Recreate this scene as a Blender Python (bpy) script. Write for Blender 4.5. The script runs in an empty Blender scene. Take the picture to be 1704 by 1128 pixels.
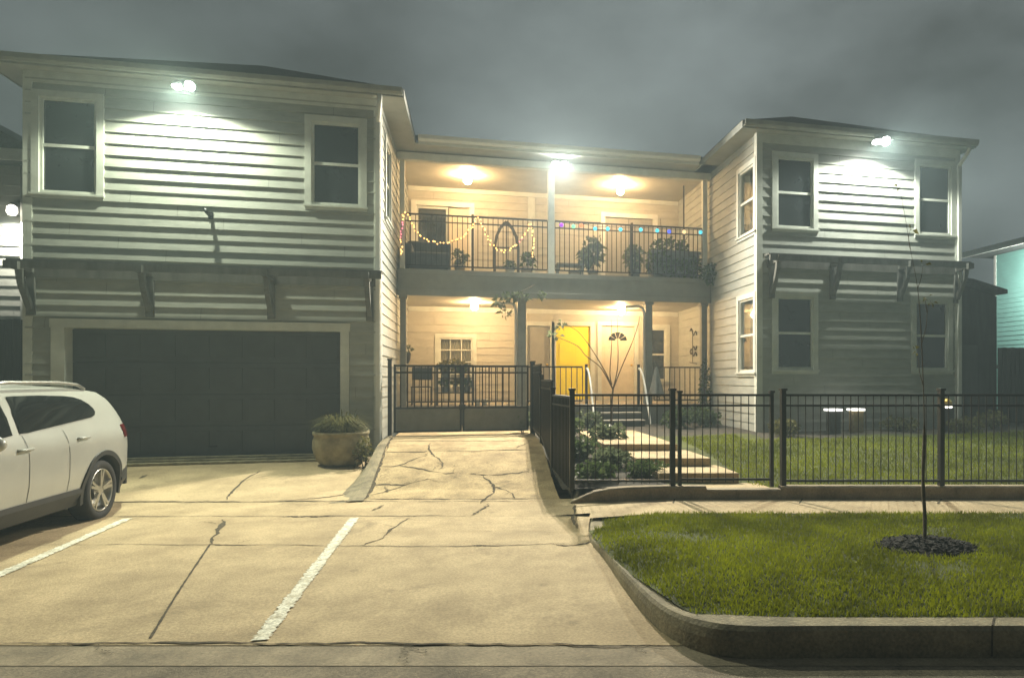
import bpy, bmesh, math, random
import numpy as np
from mathutils import Vector, Matrix
R = math.radians
scene = bpy.context.scene
COL = scene.collection

# ------------------------------------------------------------------ camera
YAW = R(13.03)
cam_d = bpy.data.cameras.new('camera')
cam = bpy.data.objects.new('camera', cam_d); COL.objects.link(cam)
cam.location = (0, 0, 1.75); cam.rotation_euler = (R(90), 0, -YAW)
cam_d.sensor_width = 36; cam_d.lens = 36*1145/1704
cam_d.shift_x = -198/1704; cam_d.shift_y = 66/1704
cam_d.clip_start = .05; cam_d.clip_end = 2000
scene.camera = cam
# ------------------------------------------------------------------ night sky (low overcast lit by the town)
world = bpy.data.worlds.new('World'); scene.world = world; world.use_nodes = True
wn = world.node_tree; wn.nodes.clear()
wo = wn.nodes.new('ShaderNodeOutputWorld'); wb = wn.nodes.new('ShaderNodeBackground')
wt = wn.nodes.new('ShaderNodeTexCoord'); wz = wn.nodes.new('ShaderNodeTexNoise'); wr = wn.nodes.new('ShaderNodeValToRGB')
wm = wn.nodes.new('ShaderNodeMapping'); wm.inputs['Scale'].default_value = (1.0, 1.0, 1.7); wm.inputs['Location'].default_value = (.75, .3, .2)
wz.inputs['Scale'].default_value = 2.1; wz.inputs['Detail'].default_value = 6; wz.inputs['Roughness'].default_value = .5
wr.color_ramp.elements[0].position = .36; wr.color_ramp.elements[0].color = (.07, .082, .079, 1)
wr.color_ramp.elements[1].position = .66; wr.color_ramp.elements[1].color = (.25, .29, .29, 1)
wn.links.new(wt.outputs['Generated'], wm.inputs['Vector']); wn.links.new(wm.outputs['Vector'], wz.inputs['Vector'])
wn.links.new(wz.outputs['Fac'], wr.inputs['Fac']); wd = wn.nodes.new('ShaderNodeVectorMath'); wd.operation = 'DOT_PRODUCT'; wd.inputs[1].default_value = (.62, .72, .30)
wg = wn.nodes.new('ShaderNodeMapRange'); wg.inputs['From Min'].default_value = -.55; wg.inputs['From Max'].default_value = 1; wg.inputs['To Min'].default_value = .12; wg.inputs['To Max'].default_value = 1.25
wx = wn.nodes.new('ShaderNodeVectorMath'); wx.operation = 'MULTIPLY'
wn.links.new(wt.outputs['Generated'], wd.inputs[0]); wn.links.new(wd.outputs['Value'], wg.inputs['Value'])
wn.links.new(wr.outputs['Color'], wx.inputs[0]); wn.links.new(wg.outputs['Result'], wx.inputs[1]); wn.links.new(wx.outputs['Vector'], wb.inputs['Color'])
wb.inputs['Strength'].default_value = .8; wn.links.new(wb.outputs['Background'], wo.inputs['Surface'])
scene.view_settings.view_transform = 'Standard'; scene.view_settings.look = 'None'
scene.view_settings.exposure = 0; scene.view_settings.gamma = 1

# ------------------------------------------------------------------ materials
def mat(name, col, rough=.7, metal=0, var=.12, scale=6, bump=0, bscale=60, spec=.5, tint=None, stretch=None, emit=None, estr=0, fine=0, stain=0):
    m = bpy.data.materials.new(name); m.use_nodes = True
    n = m.node_tree.nodes; l = m.node_tree.links
    p = n['Principled BSDF']
    p.inputs['Roughness'].default_value = rough; p.inputs['Metallic'].default_value = metal
    p.inputs['Specular IOR Level'].default_value = spec
    tc = n.new('ShaderNodeTexCoord'); mp = n.new('ShaderNodeMapping'); l.new(tc.outputs['Object'], mp.inputs['Vector'])
    if stretch: mp.inputs['Scale'].default_value = stretch
    z = n.new('ShaderNodeTexNoise'); z.inputs['Scale'].default_value = scale; z.inputs['Detail'].default_value = 7; z.inputs['Roughness'].default_value = .62
    l.new(mp.outputs['Vector'], z.inputs['Vector'])
    r = n.new('ShaderNodeValToRGB')
    a = tint if tint else tuple(c*(1-var*1.6) for c in col)
    b = tuple(min(1, c*(1+var)) for c in col)
    r.color_ramp.elements[0].position = .32; r.color_ramp.elements[0].color = (*a, 1)
    r.color_ramp.elements[1].position = .64; r.color_ramp.elements[1].color = (*b, 1)
    l.new(z.outputs['Fac'], r.inputs['Fac'])
    outc = r.outputs['Color']
    if fine:
        z3 = n.new('ShaderNodeTexNoise'); z3.inputs['Scale'].default_value = 48; z3.inputs['Detail'].default_value = 3
        l.new(tc.outputs['Object'], z3.inputs['Vector'])
        mr = n.new('ShaderNodeMapRange'); mr.inputs['From Min'].default_value = .3; mr.inputs['From Max'].default_value = .7
        mr.inputs['To Min'].default_value = 1-fine; mr.inputs['To Max'].default_value = 1+fine
        l.new(z3.outputs['Fac'], mr.inputs['Value'])
        mx = n.new('ShaderNodeVectorMath'); mx.operation = 'MULTIPLY'
        l.new(outc, mx.inputs[0]); l.new(mr.outputs['Result'], mx.inputs[1]); outc = mx.outputs['Vector']
    if stain:
        z4 = n.new('ShaderNodeTexNoise'); z4.inputs['Scale'].default_value = 1.15; z4.inputs['Detail'].default_value = 9; z4.inputs['Roughness'].default_value = .72; z4.inputs['Distortion'].default_value = .8
        l.new(tc.outputs['Object'], z4.inputs['Vector'])
        m4 = n.new('ShaderNodeMapRange'); m4.interpolation_type = 'SMOOTHSTEP'; m4.inputs['From Min'].default_value = .56; m4.inputs['From Max'].default_value = .70; m4.inputs['To Min'].default_value = 1; m4.inputs['To Max'].default_value = 1-stain
        l.new(z4.outputs['Fac'], m4.inputs['Value'])
        z5 = n.new('ShaderNodeTexVoronoi'); z5.inputs['Scale'].default_value = 1.9; l.new(tc.outputs['Object'], z5.inputs['Vector'])      # small round drips
        m5 = n.new('ShaderNodeMapRange'); m5.interpolation_type = 'SMOOTHSTEP'; m5.inputs['From Min'].default_value = .03; m5.inputs['From Max'].default_value = .13; m5.inputs['To Min'].default_value = 1-stain*.9; m5.inputs['To Max'].default_value = 1
        l.new(z5.outputs['Distance'], m5.inputs['Value'])
        q = n.new('ShaderNodeMath'); q.operation = 'MULTIPLY'; l.new(m4.outputs['Result'], q.inputs[0]); l.new(m5.outputs['Result'], q.inputs[1])
        x4 = n.new('ShaderNodeVectorMath'); x4.operation = 'MULTIPLY'; l.new(outc, x4.inputs[0]); l.new(q.outputs['Value'], x4.inputs[1]); outc = x4.outputs['Vector']
    l.new(outc, p.inputs['Base Color'])
    if bump:
        z2 = n.new('ShaderNodeTexNoise'); z2.inputs['Scale'].default_value = bscale; z2.inputs['Detail'].default_value = 4
        l.new(mp.outputs['Vector'], z2.inputs['Vector'])
        bp = n.new('ShaderNodeBump'); bp.inputs['Strength'].default_value = bump; bp.inputs['Distance'].default_value = .02
        l.new(z2.outputs['Fac'], bp.inputs['Height']); l.new(bp.outputs['Normal'], p.inputs['Normal'])
    if emit:
        p.inputs['Emission Color'].default_value = (*emit, 1); p.inputs['Emission Strength'].default_value = estr
    return m
def glass_mat(name, tintc=(.88, .9, .88), base=.05):
    m = bpy.data.materials.new(name); m.use_nodes = True
    n = m.node_tree.nodes; l = m.node_tree.links; n.clear()
    o = n.new('ShaderNodeOutputMaterial'); mx = n.new('ShaderNodeMixShader'); t = n.new('ShaderNodeBsdfTransparent'); g = n.new('ShaderNodeBsdfGlossy')
    t.inputs['Color'].default_value = (*tintc, 1); g.inputs['Roughness'].default_value = .03
    f = n.new('ShaderNodeLayerWeight'); f.inputs['Blend'].default_value = .18
    a = n.new('ShaderNodeMath'); a.operation = 'ADD'; a.use_clamp = True; a.inputs[1].default_value = base
    l.new(f.outputs['Facing'], a.inputs[0]); l.new(a.outputs['Value'], mx.inputs['Fac'])
    l.new(t.outputs['BSDF'], mx.inputs[1]); l.new(g.outputs['BSDF'], mx.inputs[2]); l.new(mx.outputs['Shader'], o.inputs['Surface'])
    return m
M = {}
M['siding'] = mat('painted_siding', (.345, .35, .31), .6, var=.09, scale=2.5, bump=.08, bscale=18, stretch=(1, 1, 3))
M['siding_porch_lit'] = mat('porch_lit_siding', (.47, .445, .375), .6, var=.07, scale=2.5, bump=.08, bscale=18, stretch=(1, 1, 3))  # house siding lightened and warmed, porch light put into the colour
M['trim'] = mat('painted_trim', (.58, .59, .53), .55, var=.06, scale=5)
M['soffit'] = mat('painted_soffit', (.36, .36, .32), .7, var=.07, scale=3)
M['eave'] = mat('eave_paint', (.30, .305, .275), .65, var=.08, scale=4)
M['roof'] = mat('asphalt_shingles', (.045, .05, .048), .9, var=.3, scale=14, bump=.4, bscale=40)
M['door_dark'] = mat('charcoal_garage_door', (.055, .058, .060), .5, var=.1, scale=3)
M['dark_wood'] = mat('dark_stained_wood', (.055, .052, .047), .7, var=.2, scale=6, stretch=(1, 1, .2))
M['black'] = mat('black_painted_metal', (.014, .014, .014), .42, var=.2, scale=10)
M['glass'] = mat('dark_window_glass', (.022, .025, .027), .06, var=.15, scale=2, spec=.9)
M['clear'] = glass_mat('clear_window_glass')
M['room'] = mat('dim_room_wall', (.10, .095, .085), .9)
M['curtain'] = mat('pale_curtain', (.52, .47, .38), .9, var=.12, scale=8, stretch=(6, 6, .4))
M['concrete'] = mat('tan_concrete', (.42, .318, .182), .9, var=.12, scale=1.6, bump=.3, bscale=60, fine=.2, stain=.3, tint=(.30, .222, .122))
M['concrete_old'] = mat('old_concrete', (.40, .30, .16), .92, var=.2, scale=2.4, bump=.5, bscale=26, fine=.25, stain=.42, tint=(.24, .175, .09))
M['gutter'] = mat('gutter_concrete', (.27, .215, .14), .9, var=.25, scale=2.2, bump=.3, bscale=60, fine=.16, stain=.4)
M['asphalt'] = mat('street_asphalt', (.21, .17, .115), .95, var=.25, scale=2, bump=.4, bscale=90, fine=.25)
M['crack_and_shadow'] = mat('crack_dirt_and_shadow', (.075, .058, .034), 1, var=.4, scale=20)
M['paint_line'] = mat('worn_white_paint', (.62, .60, .50), .8, var=.15, scale=12, tint=(.40, .35, .24), fine=.3, stain=.35)
M['curb'] = mat('curb_concrete', (.235, .195, .12), .9, var=.25, scale=3, bump=.4, bscale=40, fine=.2, stain=.45)
M['soil'] = mat('garden_soil', (.05, .042, .03), 1, var=.3, scale=9, bump=.6, bscale=40)
M['turf'] = mat('turf_soil', (.06, .068, .012), 1, var=.35, scale=2.5, bump=.5, bscale=60)
M['mulch'] = mat('dark_mulch', (.028, .024, .02), 1, var=.5, scale=30, bump=1, bscale=60)
M['paint'] = mat('white_car_paint', (.37, .37, .335), .22, var=.04, scale=2)
M['carglass'] = mat('tinted_car_glass', (.012, .014, .015), .05, var=.1, spec=.8)
M['plastic'] = mat('black_plastic', (.018, .018, .018), .6, var=.2)
M['tyre'] = mat('tyre_rubber', (.017, .016, .016), .8, var=.2, scale=20)
M['alloy'] = mat('alloy_wheel', (.42, .41, .38), .32, metal=.8, var=.1)
M['red'] = mat('tail_lamp_red', (.09, .006, .006), .15)
M['yellow'] = mat('yellow_door_paint', (.95, .80, .004), .45, var=.03, scale=3)
M['cream'] = mat('cream_door_paint', (.62, .55, .42), .5, var=.05)
M['greydoor'] = mat('grey_green_door_paint', (.33, .31, .26), .5, var=.05)
M['deck'] = mat('porch_deck_paint', (.28, .26, .22), .7, var=.15, scale=4)
M['slab'] = mat('balcony_fascia_paint', (.22, .22, .19), .7, var=.08, scale=3)
M['post'] = mat('post_paint', (.20, .20, .175), .65, var=.1, scale=4)
M['white'] = mat('white_paint', (.66, .66, .61), .45, var=.04)
M['bark'] = mat('thin_bark', (.10, .075, .05), .9, var=.3, scale=14)
M['teal'] = mat('teal_siding', (.22, .50, .44), .6, var=.05, scale=2)
M['grey_wood'] = mat('weathered_grey_wood', (.12, .118, .105), .8, var=.2, scale=6, stretch=(1, 1, .2))
M['fence_wood'] = mat('dark_fence_wood', (.035, .034, .031), .85, var=.3, scale=8, stretch=(1, 1, .15))
M['barrel'] = mat('weathered_tan_stone', (.27, .23, .13), .85, var=.25, scale=5, bump=.3, bscale=25)
M['terracotta'] = mat('pale_pot', (.48, .40, .30), .8, var=.12)
M['greypot'] = mat('grey_pot', (.16, .17, .16), .7, var=.15)
M['gold'] = mat('gold_dome', (.72, .48, .10), .3, metal=.6)
M['tan_wood'] = mat('tan_post_wood', (.34, .25, .13), .8, var=.2, scale=9)
M['cloth_dark'] = mat('dark_outdoor_cover', (.065, .07, .075), .85, var=.15, scale=5, bump=.3, bscale=8)
M['iron'] = mat('wrought_iron', (.035, .03, .027), .6, var=.2)
def leaf(name, a, b, tr=.4, sc=7):
    m = mat(name, b, .55, tint=a, scale=sc, spec=.15); n = m.node_tree.nodes; l = m.node_tree.links
    p = n['Principled BSDF']; t = n.new('ShaderNodeBsdfTranslucent'); x = n.new('ShaderNodeMixShader'); x.inputs['Fac'].default_value = tr
    l.new(p.inputs['Base Color'].links[0].from_socket, t.inputs['Color']); l.new(p.outputs['BSDF'], x.inputs[1]); l.new(t.outputs['BSDF'], x.inputs[2])
    l.new(x.outputs['Shader'], n['Material Output'].inputs['Surface']); return m
M['leaf'] = leaf('leaf_green', (.035, .055, .018), (.10, .14, .05))
M['leaf_pale'] = leaf('leaf_pale', (.07, .09, .045), (.17, .20, .11))
M['leaf_dry'] = leaf('leaf_dry_green', (.07, .07, .022), (.17, .16, .06))
M['grass_a'] = leaf('grass_bright', (.085, .098, .003), (.26, .285, .007), .4, 1.3)
M['grass_b'] = leaf('grass_yard', (.085, .10, .008), (.22, .245, .014), .4, 1.1)
def emit(name, col, s): return mat(name, tuple(c*.3 for c in col), .4, emit=col, estr=s)
M['flood'] = emit('flood_lens', (1, 1, .95), 160)
M['bulb_warm'] = emit('porch_globe', (1, .64, .29), 620)
M['fairy'] = emit('fairy_warm', (1, .55, .16), 5)
M['fairy_pink'] = emit('fairy_pink', (1, .22, .28), 4)
M['walllamp'] = emit('neighbour_lamp', (1, .95, .8), 6)
M['caplamp'] = emit('cap_lamp', (1, .98, .9), 2.2)
for k, c in dict(purple=(.35, .03, .8), green=(.2, .9, .45), orange=(1, .25, .08), cyan=(.08, .72, .9), blue=(.08, .15, 1), amber=(1, .8, .4)).items():
    M['g_'+k] = emit('globe_'+k, c, 1.25)

# ------------------------------------------------------------------ mesh builder
ROOT = {}
class MB:
    def __init__(s): s.v = []; s.f = []; s.m = []; s.sm = []
    def add(s, vs, fs, mi=0, smooth=False):
        b = len(s.v); s.v += [tuple(p) for p in vs]
        for f in fs: s.f.append(tuple(i+b for i in f)); s.m.append(mi); s.sm.append(smooth)
        return s
    def quad(s, a, b, c, d, mi=0): return s.add([a, b, c, d], [(0, 1, 2, 3)], mi)
    def box(s, x0, x1, y0, y1, z0, z1, mi=0):
        return s.add([(x0, y0, z0), (x1, y0, z0), (x1, y1, z0), (x0, y1, z0), (x0, y0, z1), (x1, y0, z1), (x1, y1, z1), (x0, y1, z1)],
                     [(0, 3, 2, 1), (4, 5, 6, 7), (0, 1, 5, 4), (1, 2, 6, 5), (2, 3, 7, 6), (3, 0, 4, 7)], mi)
    def fbox(s, O, U, N, u0, u1, n0, n1, z0, z1, mi=0):      # box in a wall's own frame
        P = lambda u, n, z: (O[0]+U[0]*u+N[0]*n, O[1]+U[1]*u+N[1]*n, O[2]+z)
        vs = [P(u0, n0, z0), P(u1, n0, z0), P(u1, n1, z0), P(u0, n1, z0), P(u0, n0, z1), P(u1, n0, z1), P(u1, n1, z1), P(u0, n1, z1)]
        return s.add(vs, [(0, 3, 2, 1), (4, 5, 6, 7), (0, 1, 5, 4), (1, 2, 6, 5), (2, 3, 7, 6), (3, 0, 4, 7)], mi)
    def bar(s, a, b, w, h=None, mi=0):                      # square bar between two points
        h = h or w; a = Vector(a); b = Vector(b); d = (b-a).normalized()
        up = Vector((0, 0, 1)) if abs(d.z) < .95 else Vector((0, 1, 0))
        x = d.cross(up).normalized(); y = x.cross(d)
        vs = [p+x*i*w/2+y*j*h/2 for p in (a, b) for i, j in ((-1, -1), (1, -1), (1, 1), (-1, 1))]
        return s.add(vs, [(0, 1, 2, 3), (7, 6, 5, 4), (0, 4, 5, 1), (1, 5, 6, 2), (2, 6, 7, 3), (3, 7, 4, 0)], mi)
    def tube(s, pts, rad, n=8, mi=0):
        pts = [Vector(p) for p in pts]; k = len(pts)
        rr = rad if isinstance(rad, (list, tuple)) else [rad]*k
        vs = []; fs = []
        px = None
        for i, p in enumerate(pts):
            d = (pts[min(i+1, k-1)]-pts[max(i-1, 0)]).normalized()
            if px is None:
                up = Vector((0, 0, 1)) if abs(d.z) < .9 else Vector((1, 0, 0)); px = d.cross(up).normalized()
            px = (px-d*px.dot(d)).normalized(); y = d.cross(px)
            for j in range(n):
                a = 2*math.pi*j/n; vs.append(p+(px*math.cos(a)+y*math.sin(a))*rr[i])
        for i in range(k-1):
            for j in range(n): fs.append((i*n+j, i*n+(j+1) % n, (i+1)*n+(j+1) % n, (i+1)*n+j))
        fs.append(tuple(range(n-1, -1, -1))); fs.append(tuple((k-1)*n+j for j in range(n)))
        return s.add(vs, fs, mi, True)
    def lathe(s, c, prof, n=20, mi=0):                       # prof: (radius, z)
        vs = [(c[0]+r*math.cos(2*math.pi*j/n), c[1]+r*math.sin(2*math.pi*j/n), c[2]+z) for r, z in prof for j in range(n)]
        fs = [(i*n+j, i*n+(j+1) % n, (i+1)*n+(j+1) % n, (i+1)*n+j) for i in range(len(prof)-1) for j in range(n)]
        fs.append(tuple(range(n-1, -1, -1))); fs.append(tuple((len(prof)-1)*n+j for j in range(n)))
        return s.add(vs, fs, mi, True)
    def ball(s, c, r, n=10, k=6, mi=0, sc=(1, 1, 1)):
        vs = []; fs = []
        for i in range(k+1):
            t = math.pi*(i/k); 
            for j in range(n):
                a = 2*math.pi*j/n; q = max(.02, math.sin(t))
                vs.append((c[0]+r*sc[0]*q*math.cos(a), c[1]+r*sc[1]*q*math.sin(a), c[2]-r*sc[2]*math.cos(t)))
        for i in range(k):
            for j in range(n): fs.append((i*n+j, i*n+(j+1) % n, (i+1)*n+(j+1) % n, (i+1)*n+j))
        fs.append(tuple(range(n-1, -1, -1))); fs.append(tuple(k*n+j for j in range(n)))
        return s.add(vs, fs, mi, True)
    def prism(s, poly, axis, a, b, mi=0):                    # poly in the two other axes, extruded a..b
        def P(p, t): return (t, p[0], p[1]) if axis == 'x' else (p[0], t, p[1]) if axis == 'y' else (p[0], p[1], t)
        n = len(poly); vs = [P(p, a) for p in poly]+[P(p, b) for p in poly]
        fs = [tuple(range(n)), tuple(range(2*n-1, n-1, -1))]+[(i, (i+1) % n, n+(i+1) % n, n+i) for i in range(n)]
        return s.add(vs, fs, mi)
    def leaves(s, c, rad, n, size, rng, mi=0, bias=0, droop=.3):
        for _ in range(n):
            while True:
                p = Vector((rng.uniform(-1, 1), rng.uniform(-1, 1), rng.uniform(-1, 1)))
                if p.length <= 1 and (bias == 0 or p.length > bias*rng.random()): break
            q = Vector((c[0]+p.x*rad[0], c[1]+p.y*rad[1], c[2]+p.z*rad[2]))
            d = (p+Vector((rng.uniform(-.8, .8), rng.uniform(-.8, .8), rng.uniform(-.2, .9)))).normalized()
            sd = d.cross(Vector((rng.uniform(-1, 1), rng.uniform(-1, 1), rng.uniform(-1, 1)))).normalized()
            L = size*rng.uniform(.6, 1.35); W = L*rng.uniform(.28, .42)
            m1 = q+d*L*.5+Vector((0, 0, L*.08)); e = q+d*L-Vector((0, 0, L*droop))
            s.add([q, m1+sd*W, e, m1-sd*W], [(0, 1, 2, 3)], mi)
        return s
    def build(s, name, mt, parent=None, loc=None):
        me = bpy.data.meshes.new(name)
        root = ROOT.get(parent.name, (0, 0, 0)) if parent else (loc or (0, 0, 0))
        me.from_pydata([(x-root[0], y-root[1], z-root[2]) for x, y, z in s.v], [], s.f)
        for q in (mt if isinstance(mt, (list, tuple)) else [mt]): me.materials.append(q)
        me.polygons.foreach_set('material_index', s.m); me.polygons.foreach_set('use_smooth', s.sm)
        me.update()
        bm = bmesh.new(); bm.from_mesh(me); bmesh.ops.recalc_face_normals(bm, faces=bm.faces); bm.to_mesh(me); bm.free()
        o = bpy.data.objects.new(name, me); COL.objects.link(o)
        if parent: o.parent = parent
        else: o.location = root
        ROOT[o.name] = root
        return o
def thing(name, label, cat, loc=(0, 0, 0), group=None):
    o = bpy.data.objects.new(name, None); COL.objects.link(o); o.location = loc; ROOT[o.name] = tuple(loc)
    o.empty_display_size = .2
    return tag(o, label, cat, group)
def tag(o, label, cat, group=None):
    o['label'] = label; o['category'] = cat
    if group: o['group'] = group
    return o
def struct(o): o['kind'] = 'structure'; return o
def bevel(o, w, seg=2):
    b = o.modifiers.new('bevel', 'BEVEL'); b.width = w; b.segments = seg; b.limit_method = 'ANGLE'; return o
cY, sY = math.cos(YAW), math.sin(YAW)
def S(r, w, z=0): return (r*cY+w*sY, w*cY-r*sY, z)          # the street runs at a slight angle to the houses
def toS(x, y): return (x*cY-y*sY, x*sY+y*cY)
def lerp(tab, x):
    if x <= tab[0][0]: return tab[0][1]
    for (a, b), (c, d) in zip(tab, tab[1:]):
        if x <= c: return b+(d-b)*(x-a)/(c-a)
    return tab[-1][1]
def smooth(pts, k=6):                                       # Catmull-Rom through points
    out = []
    for i in range(len(pts)-1):
        p0 = pts[max(i-1, 0)]; p1 = pts[i]; p2 = pts[i+1]; p3 = pts[min(i+2, len(pts)-1)]
        for j in range(k):
            t = j/k
            out.append(tuple(.5*((2*b)+(-a+c)*t+(2*a-5*b+4*c-d)*t*t+(-a+3*b-3*c+d)*t**3) for a, b, c, d in zip(p0, p1, p2, p3)))
    out.append(tuple(pts[-1])); return out

# ------------------------------------------------------------------ ground, pavement, kerb
def z_slab(r, w): return lerp([(4.5, 0), (8.5, .055), (9.4, .10)], w)
def z_walk(r, w): return lerp([(-1, z_slab(r, w)), (.3, .15)], r)
RNG = random.Random(5)
m = MB(); m.quad((-300, -300, -.05), (300, -300, -.05), (300, 300, -.05), (-300, 300, -.05)); struct(m.build('ground', M['asphalt']))
m = MB()
for i in range(40):
    a = -24+i*1.2
    m.quad(S(a, -6, -.02), S(a+1.2, -6, -.02), S(a+1.2, 4.22, -.012), S(a, 4.22, -.012))
struct(m.build('street', M['asphalt']))
m = MB()
for i in range(60):
    a = -18+i*.5
    m.quad(S(a, 4.222, -.009), S(a+.5, 4.222, -.009), S(a+.5, 4.52, -.004), S(a, 4.52, -.004))
GUT = m

# kerb line: base of the face (slab side), from the sidewalk round to the street
def px2(x, y, z=0): w = (1.75-z)*1145/(y-630); return ((x-1050)/1145*w, w)
kin = [(-.50, 8.35), (-.47, 7.6), px2(985, 912), px2(1003, 932, .0), px2(1040, 985), px2(1088, 1042), px2(1148, 1078), px2(1225, 1093), (1.2, 4.33), (3, 4.33), (6, 4.33), (14, 4.33)]
kout = [(-.33, 8.35), (-.28, 7.6), px2(984, 884, .08), px2(1030, 933, .13), px2(1088, 977, .16), px2(1150, 1016, .17), (.64, 4.60), (1.0, 4.54), (1.6, 4.53), (3, 4.53), (6, 4.53), (14, 4.53)]
kz = [.06, .065, .085, .11, .145, .165, .175, .18, .18, .18, .18, .18]
kin_s = smooth(kin, 6); kout_s = smooth(kout, 6); kz_s = [q[0] for q in smooth([(z,) for z in kz], 6)]
def rlimit(w):                                              # slab's right limit under the kerb
    best = None
    for (r0, w0), (r1, w1) in zip(kin_s, kin_s[1:]):
        if (w0-w)*(w1-w) <= 0 and abs(w0-w1) > 1e-6: return r0+(r1-r0)*(w-w0)/(w1-w0)
    return -.5 if w > 8 else 1.2
def ribbon(mb, pts, width, zf, frame, mi, dz=.005, jag=.35, rng=RNG):
    """irregular thin strip draped on a surface; pts in that surface's own 2-D frame"""
    n0 = max(1, sum(math.dist(a, b) for a, b in zip(pts, pts[1:])))
    k = int(min(60, max(8, n0*16/(len(pts)-1))))
    q = smooth(pts, k) if len(pts) > 2 else [tuple(pts[0][i]+(pts[1][i]-pts[0][i])*t/(4*k) for i in range(2)) for t in range(4*k+1)]
    rough = jag > .3; L = []; Rr = []; wob = 0; wv = 1
    for i, p in enumerate(q):
        a = q[max(i-1, 0)]; b = q[min(i+1, len(q)-1)]; d = Vector((b[0]-a[0], b[1]-a[1]))
        if d.length < 1e-9: continue
        d.normalize(); nrm = Vector((-d.y, d.x))
        if rough: wob = .72*wob+rng.uniform(-1, 1)*.016; wv = max(.16, min(1.5, .7*wv+.3*.75+rng.uniform(-.33, .33))); ww = width*wv*(1+rng.uniform(-jag, jag)*.4)
        else: ww = width*(1+rng.uniform(-jag, jag))
        if rough: e = min(i, len(q)-1-i)/max(1, len(q)*.22); ww *= min(1, .12+e)
        off = nrm*wob
        for lst, sg in ((L, .5), (Rr, -.5)):
            x = p[0]+off.x+nrm.x*sg*ww; y = p[1]+off.y+nrm.y*sg*ww; lst.append(frame(x, y, zf(x, y)+dz))
    for i in range(len(L)-1): mb.quad(L[i], L[i+1], Rr[i+1], Rr[i], mi)
    if rough and len(pts) > 2 and width > .02:               # hairline side cracks
        for _ in range(int(1+n0*.7)):
            i = rng.randrange(1, len(q)-1); p = q[i]; d = Vector((q[i+1][0]-q[i-1][0], q[i+1][1]-q[i-1][1])).normalized(); a = rng.choice((-1, 1))*rng.uniform(.5, 1.2)
            e = Vector((d.x*math.cos(a)-d.y*math.sin(a), d.x*math.sin(a)+d.y*math.cos(a)))*rng.uniform(.12, .4)
            ribbon(mb, [p, (p[0]+e.x, p[1]+e.y)], .009, zf, frame, mi, dz, .5, rng)
def pz(*xy): 
    out = []
    for x, y in xy:
        w = 8
        for _ in range(6): w = (1.75-lerp([(4.5, 0), (8.5, .055), (9.4, .10)], w))*1145/(y-630)
        out.append(((x-1050)/1145*w, w))
    return out
struct(GUT.build('gutter', [M['gutter'], M['crack_and_shadow']]))
m = MB()
ws = [4.523+i*(8.5-4.523)/16 for i in range(17)]
for w0, w1 in zip(ws, ws[1:]):
    a0, a1 = rlimit(w0), rlimit(w1); n = 12
    for i in range(n):
        t0, t1 = i/n, (i+1)/n
        m.quad(S(-15+(a0+15)*t0, w0, z_slab(0, w0)), S(-15+(a0+15)*t1, w0, z_slab(0, w0)), S(-15+(a1+15)*t1, w1, z_slab(0, w1)), S(-15+(a1+15)*t0, w1, z_slab(0, w1)))
for pts, wd, jg in [(pz((250, 1062), (300, 980), (350, 905)), .024, .28), (pz((350, 906), (362, 885), (372, 864)), .075, .6),
                    (pz((0, 907), (300, 906), (600, 908), (800, 908), (985, 902)), .022, .4), (pz((600, 908), (630, 897), (655, 880), (680, 862)), .07, .8),
                    (pz((352, 906), (400, 907), (430, 906)), .05, .6), (pz((785, 908), (810, 908)), .06, .5),
                    (pz((985, 902), (950, 907), (925, 907)), .05, .6), (pz((0, 1071), (400, 1070), (800, 1072), (1110, 1076)), .04, .35)]:
    ribbon(m, pts, wd*.7, z_slab, S, 1, jag=jg)
struct(m.build('parking_pavement', [M['concrete'], M['crack_and_shadow']]))
m = MB()
for i in range(64):
    a = -16+i*.5
    far = 9.44
    m.quad(S(a, 8.503, z_walk(a, 8.5)+.001), S(a+.5, 8.503, z_walk(a+.5, 8.5)+.001), S(a+.5, far, z_walk(a+.5, 9.4)), S(a, far, z_walk(a, 9.4)))
    if a >= -.5: m.quad(S(a, 8.2, z_walk(a, 8.5)-.002), S(a+.5, 8.2, z_walk(a+.5, 8.5)-.002), S(a+.5, 8.503, z_walk(a+.5, 8.5)+.001), S(a, 8.503, z_walk(a, 8.5)+.001))
for pts, wd, jg in [(pz((0, 860), (400, 859), (800, 858)), .02, .6), (pz((460, 860), (560, 859)), .035, .7), (pz((620, 850), (638, 840)), .03, .7),
                    (pz((785, 858), (815, 838)), .04, .7), (pz((958, 842), (952, 860), (960, 880)), .05, .6), (pz((0, 834), (300, 835), (590, 834), (935, 834)), .03, .5),
                    (pz((1120, 848), (1124, 834)), .02, .3), (pz((1330, 848), (1338, 834)), .02, .3), (pz((1560, 849), (1570, 834)), .02, .3)]:
    ribbon(m, pts, wd, z_walk, S, 1, dz=.006, jag=jg)
struct(m.build('sidewalk', [M['concrete'], M['crack_and_shadow']]))
for (a, b) in (((-40, 974), (213, 863)), ((432, 1066), (590, 862))):
    m = MB(); ribbon(m, pz(a, b), .105, z_slab, S, 0, dz=.008, jag=.3); o = struct(m.build('stall_line', M['paint_line']))
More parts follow.
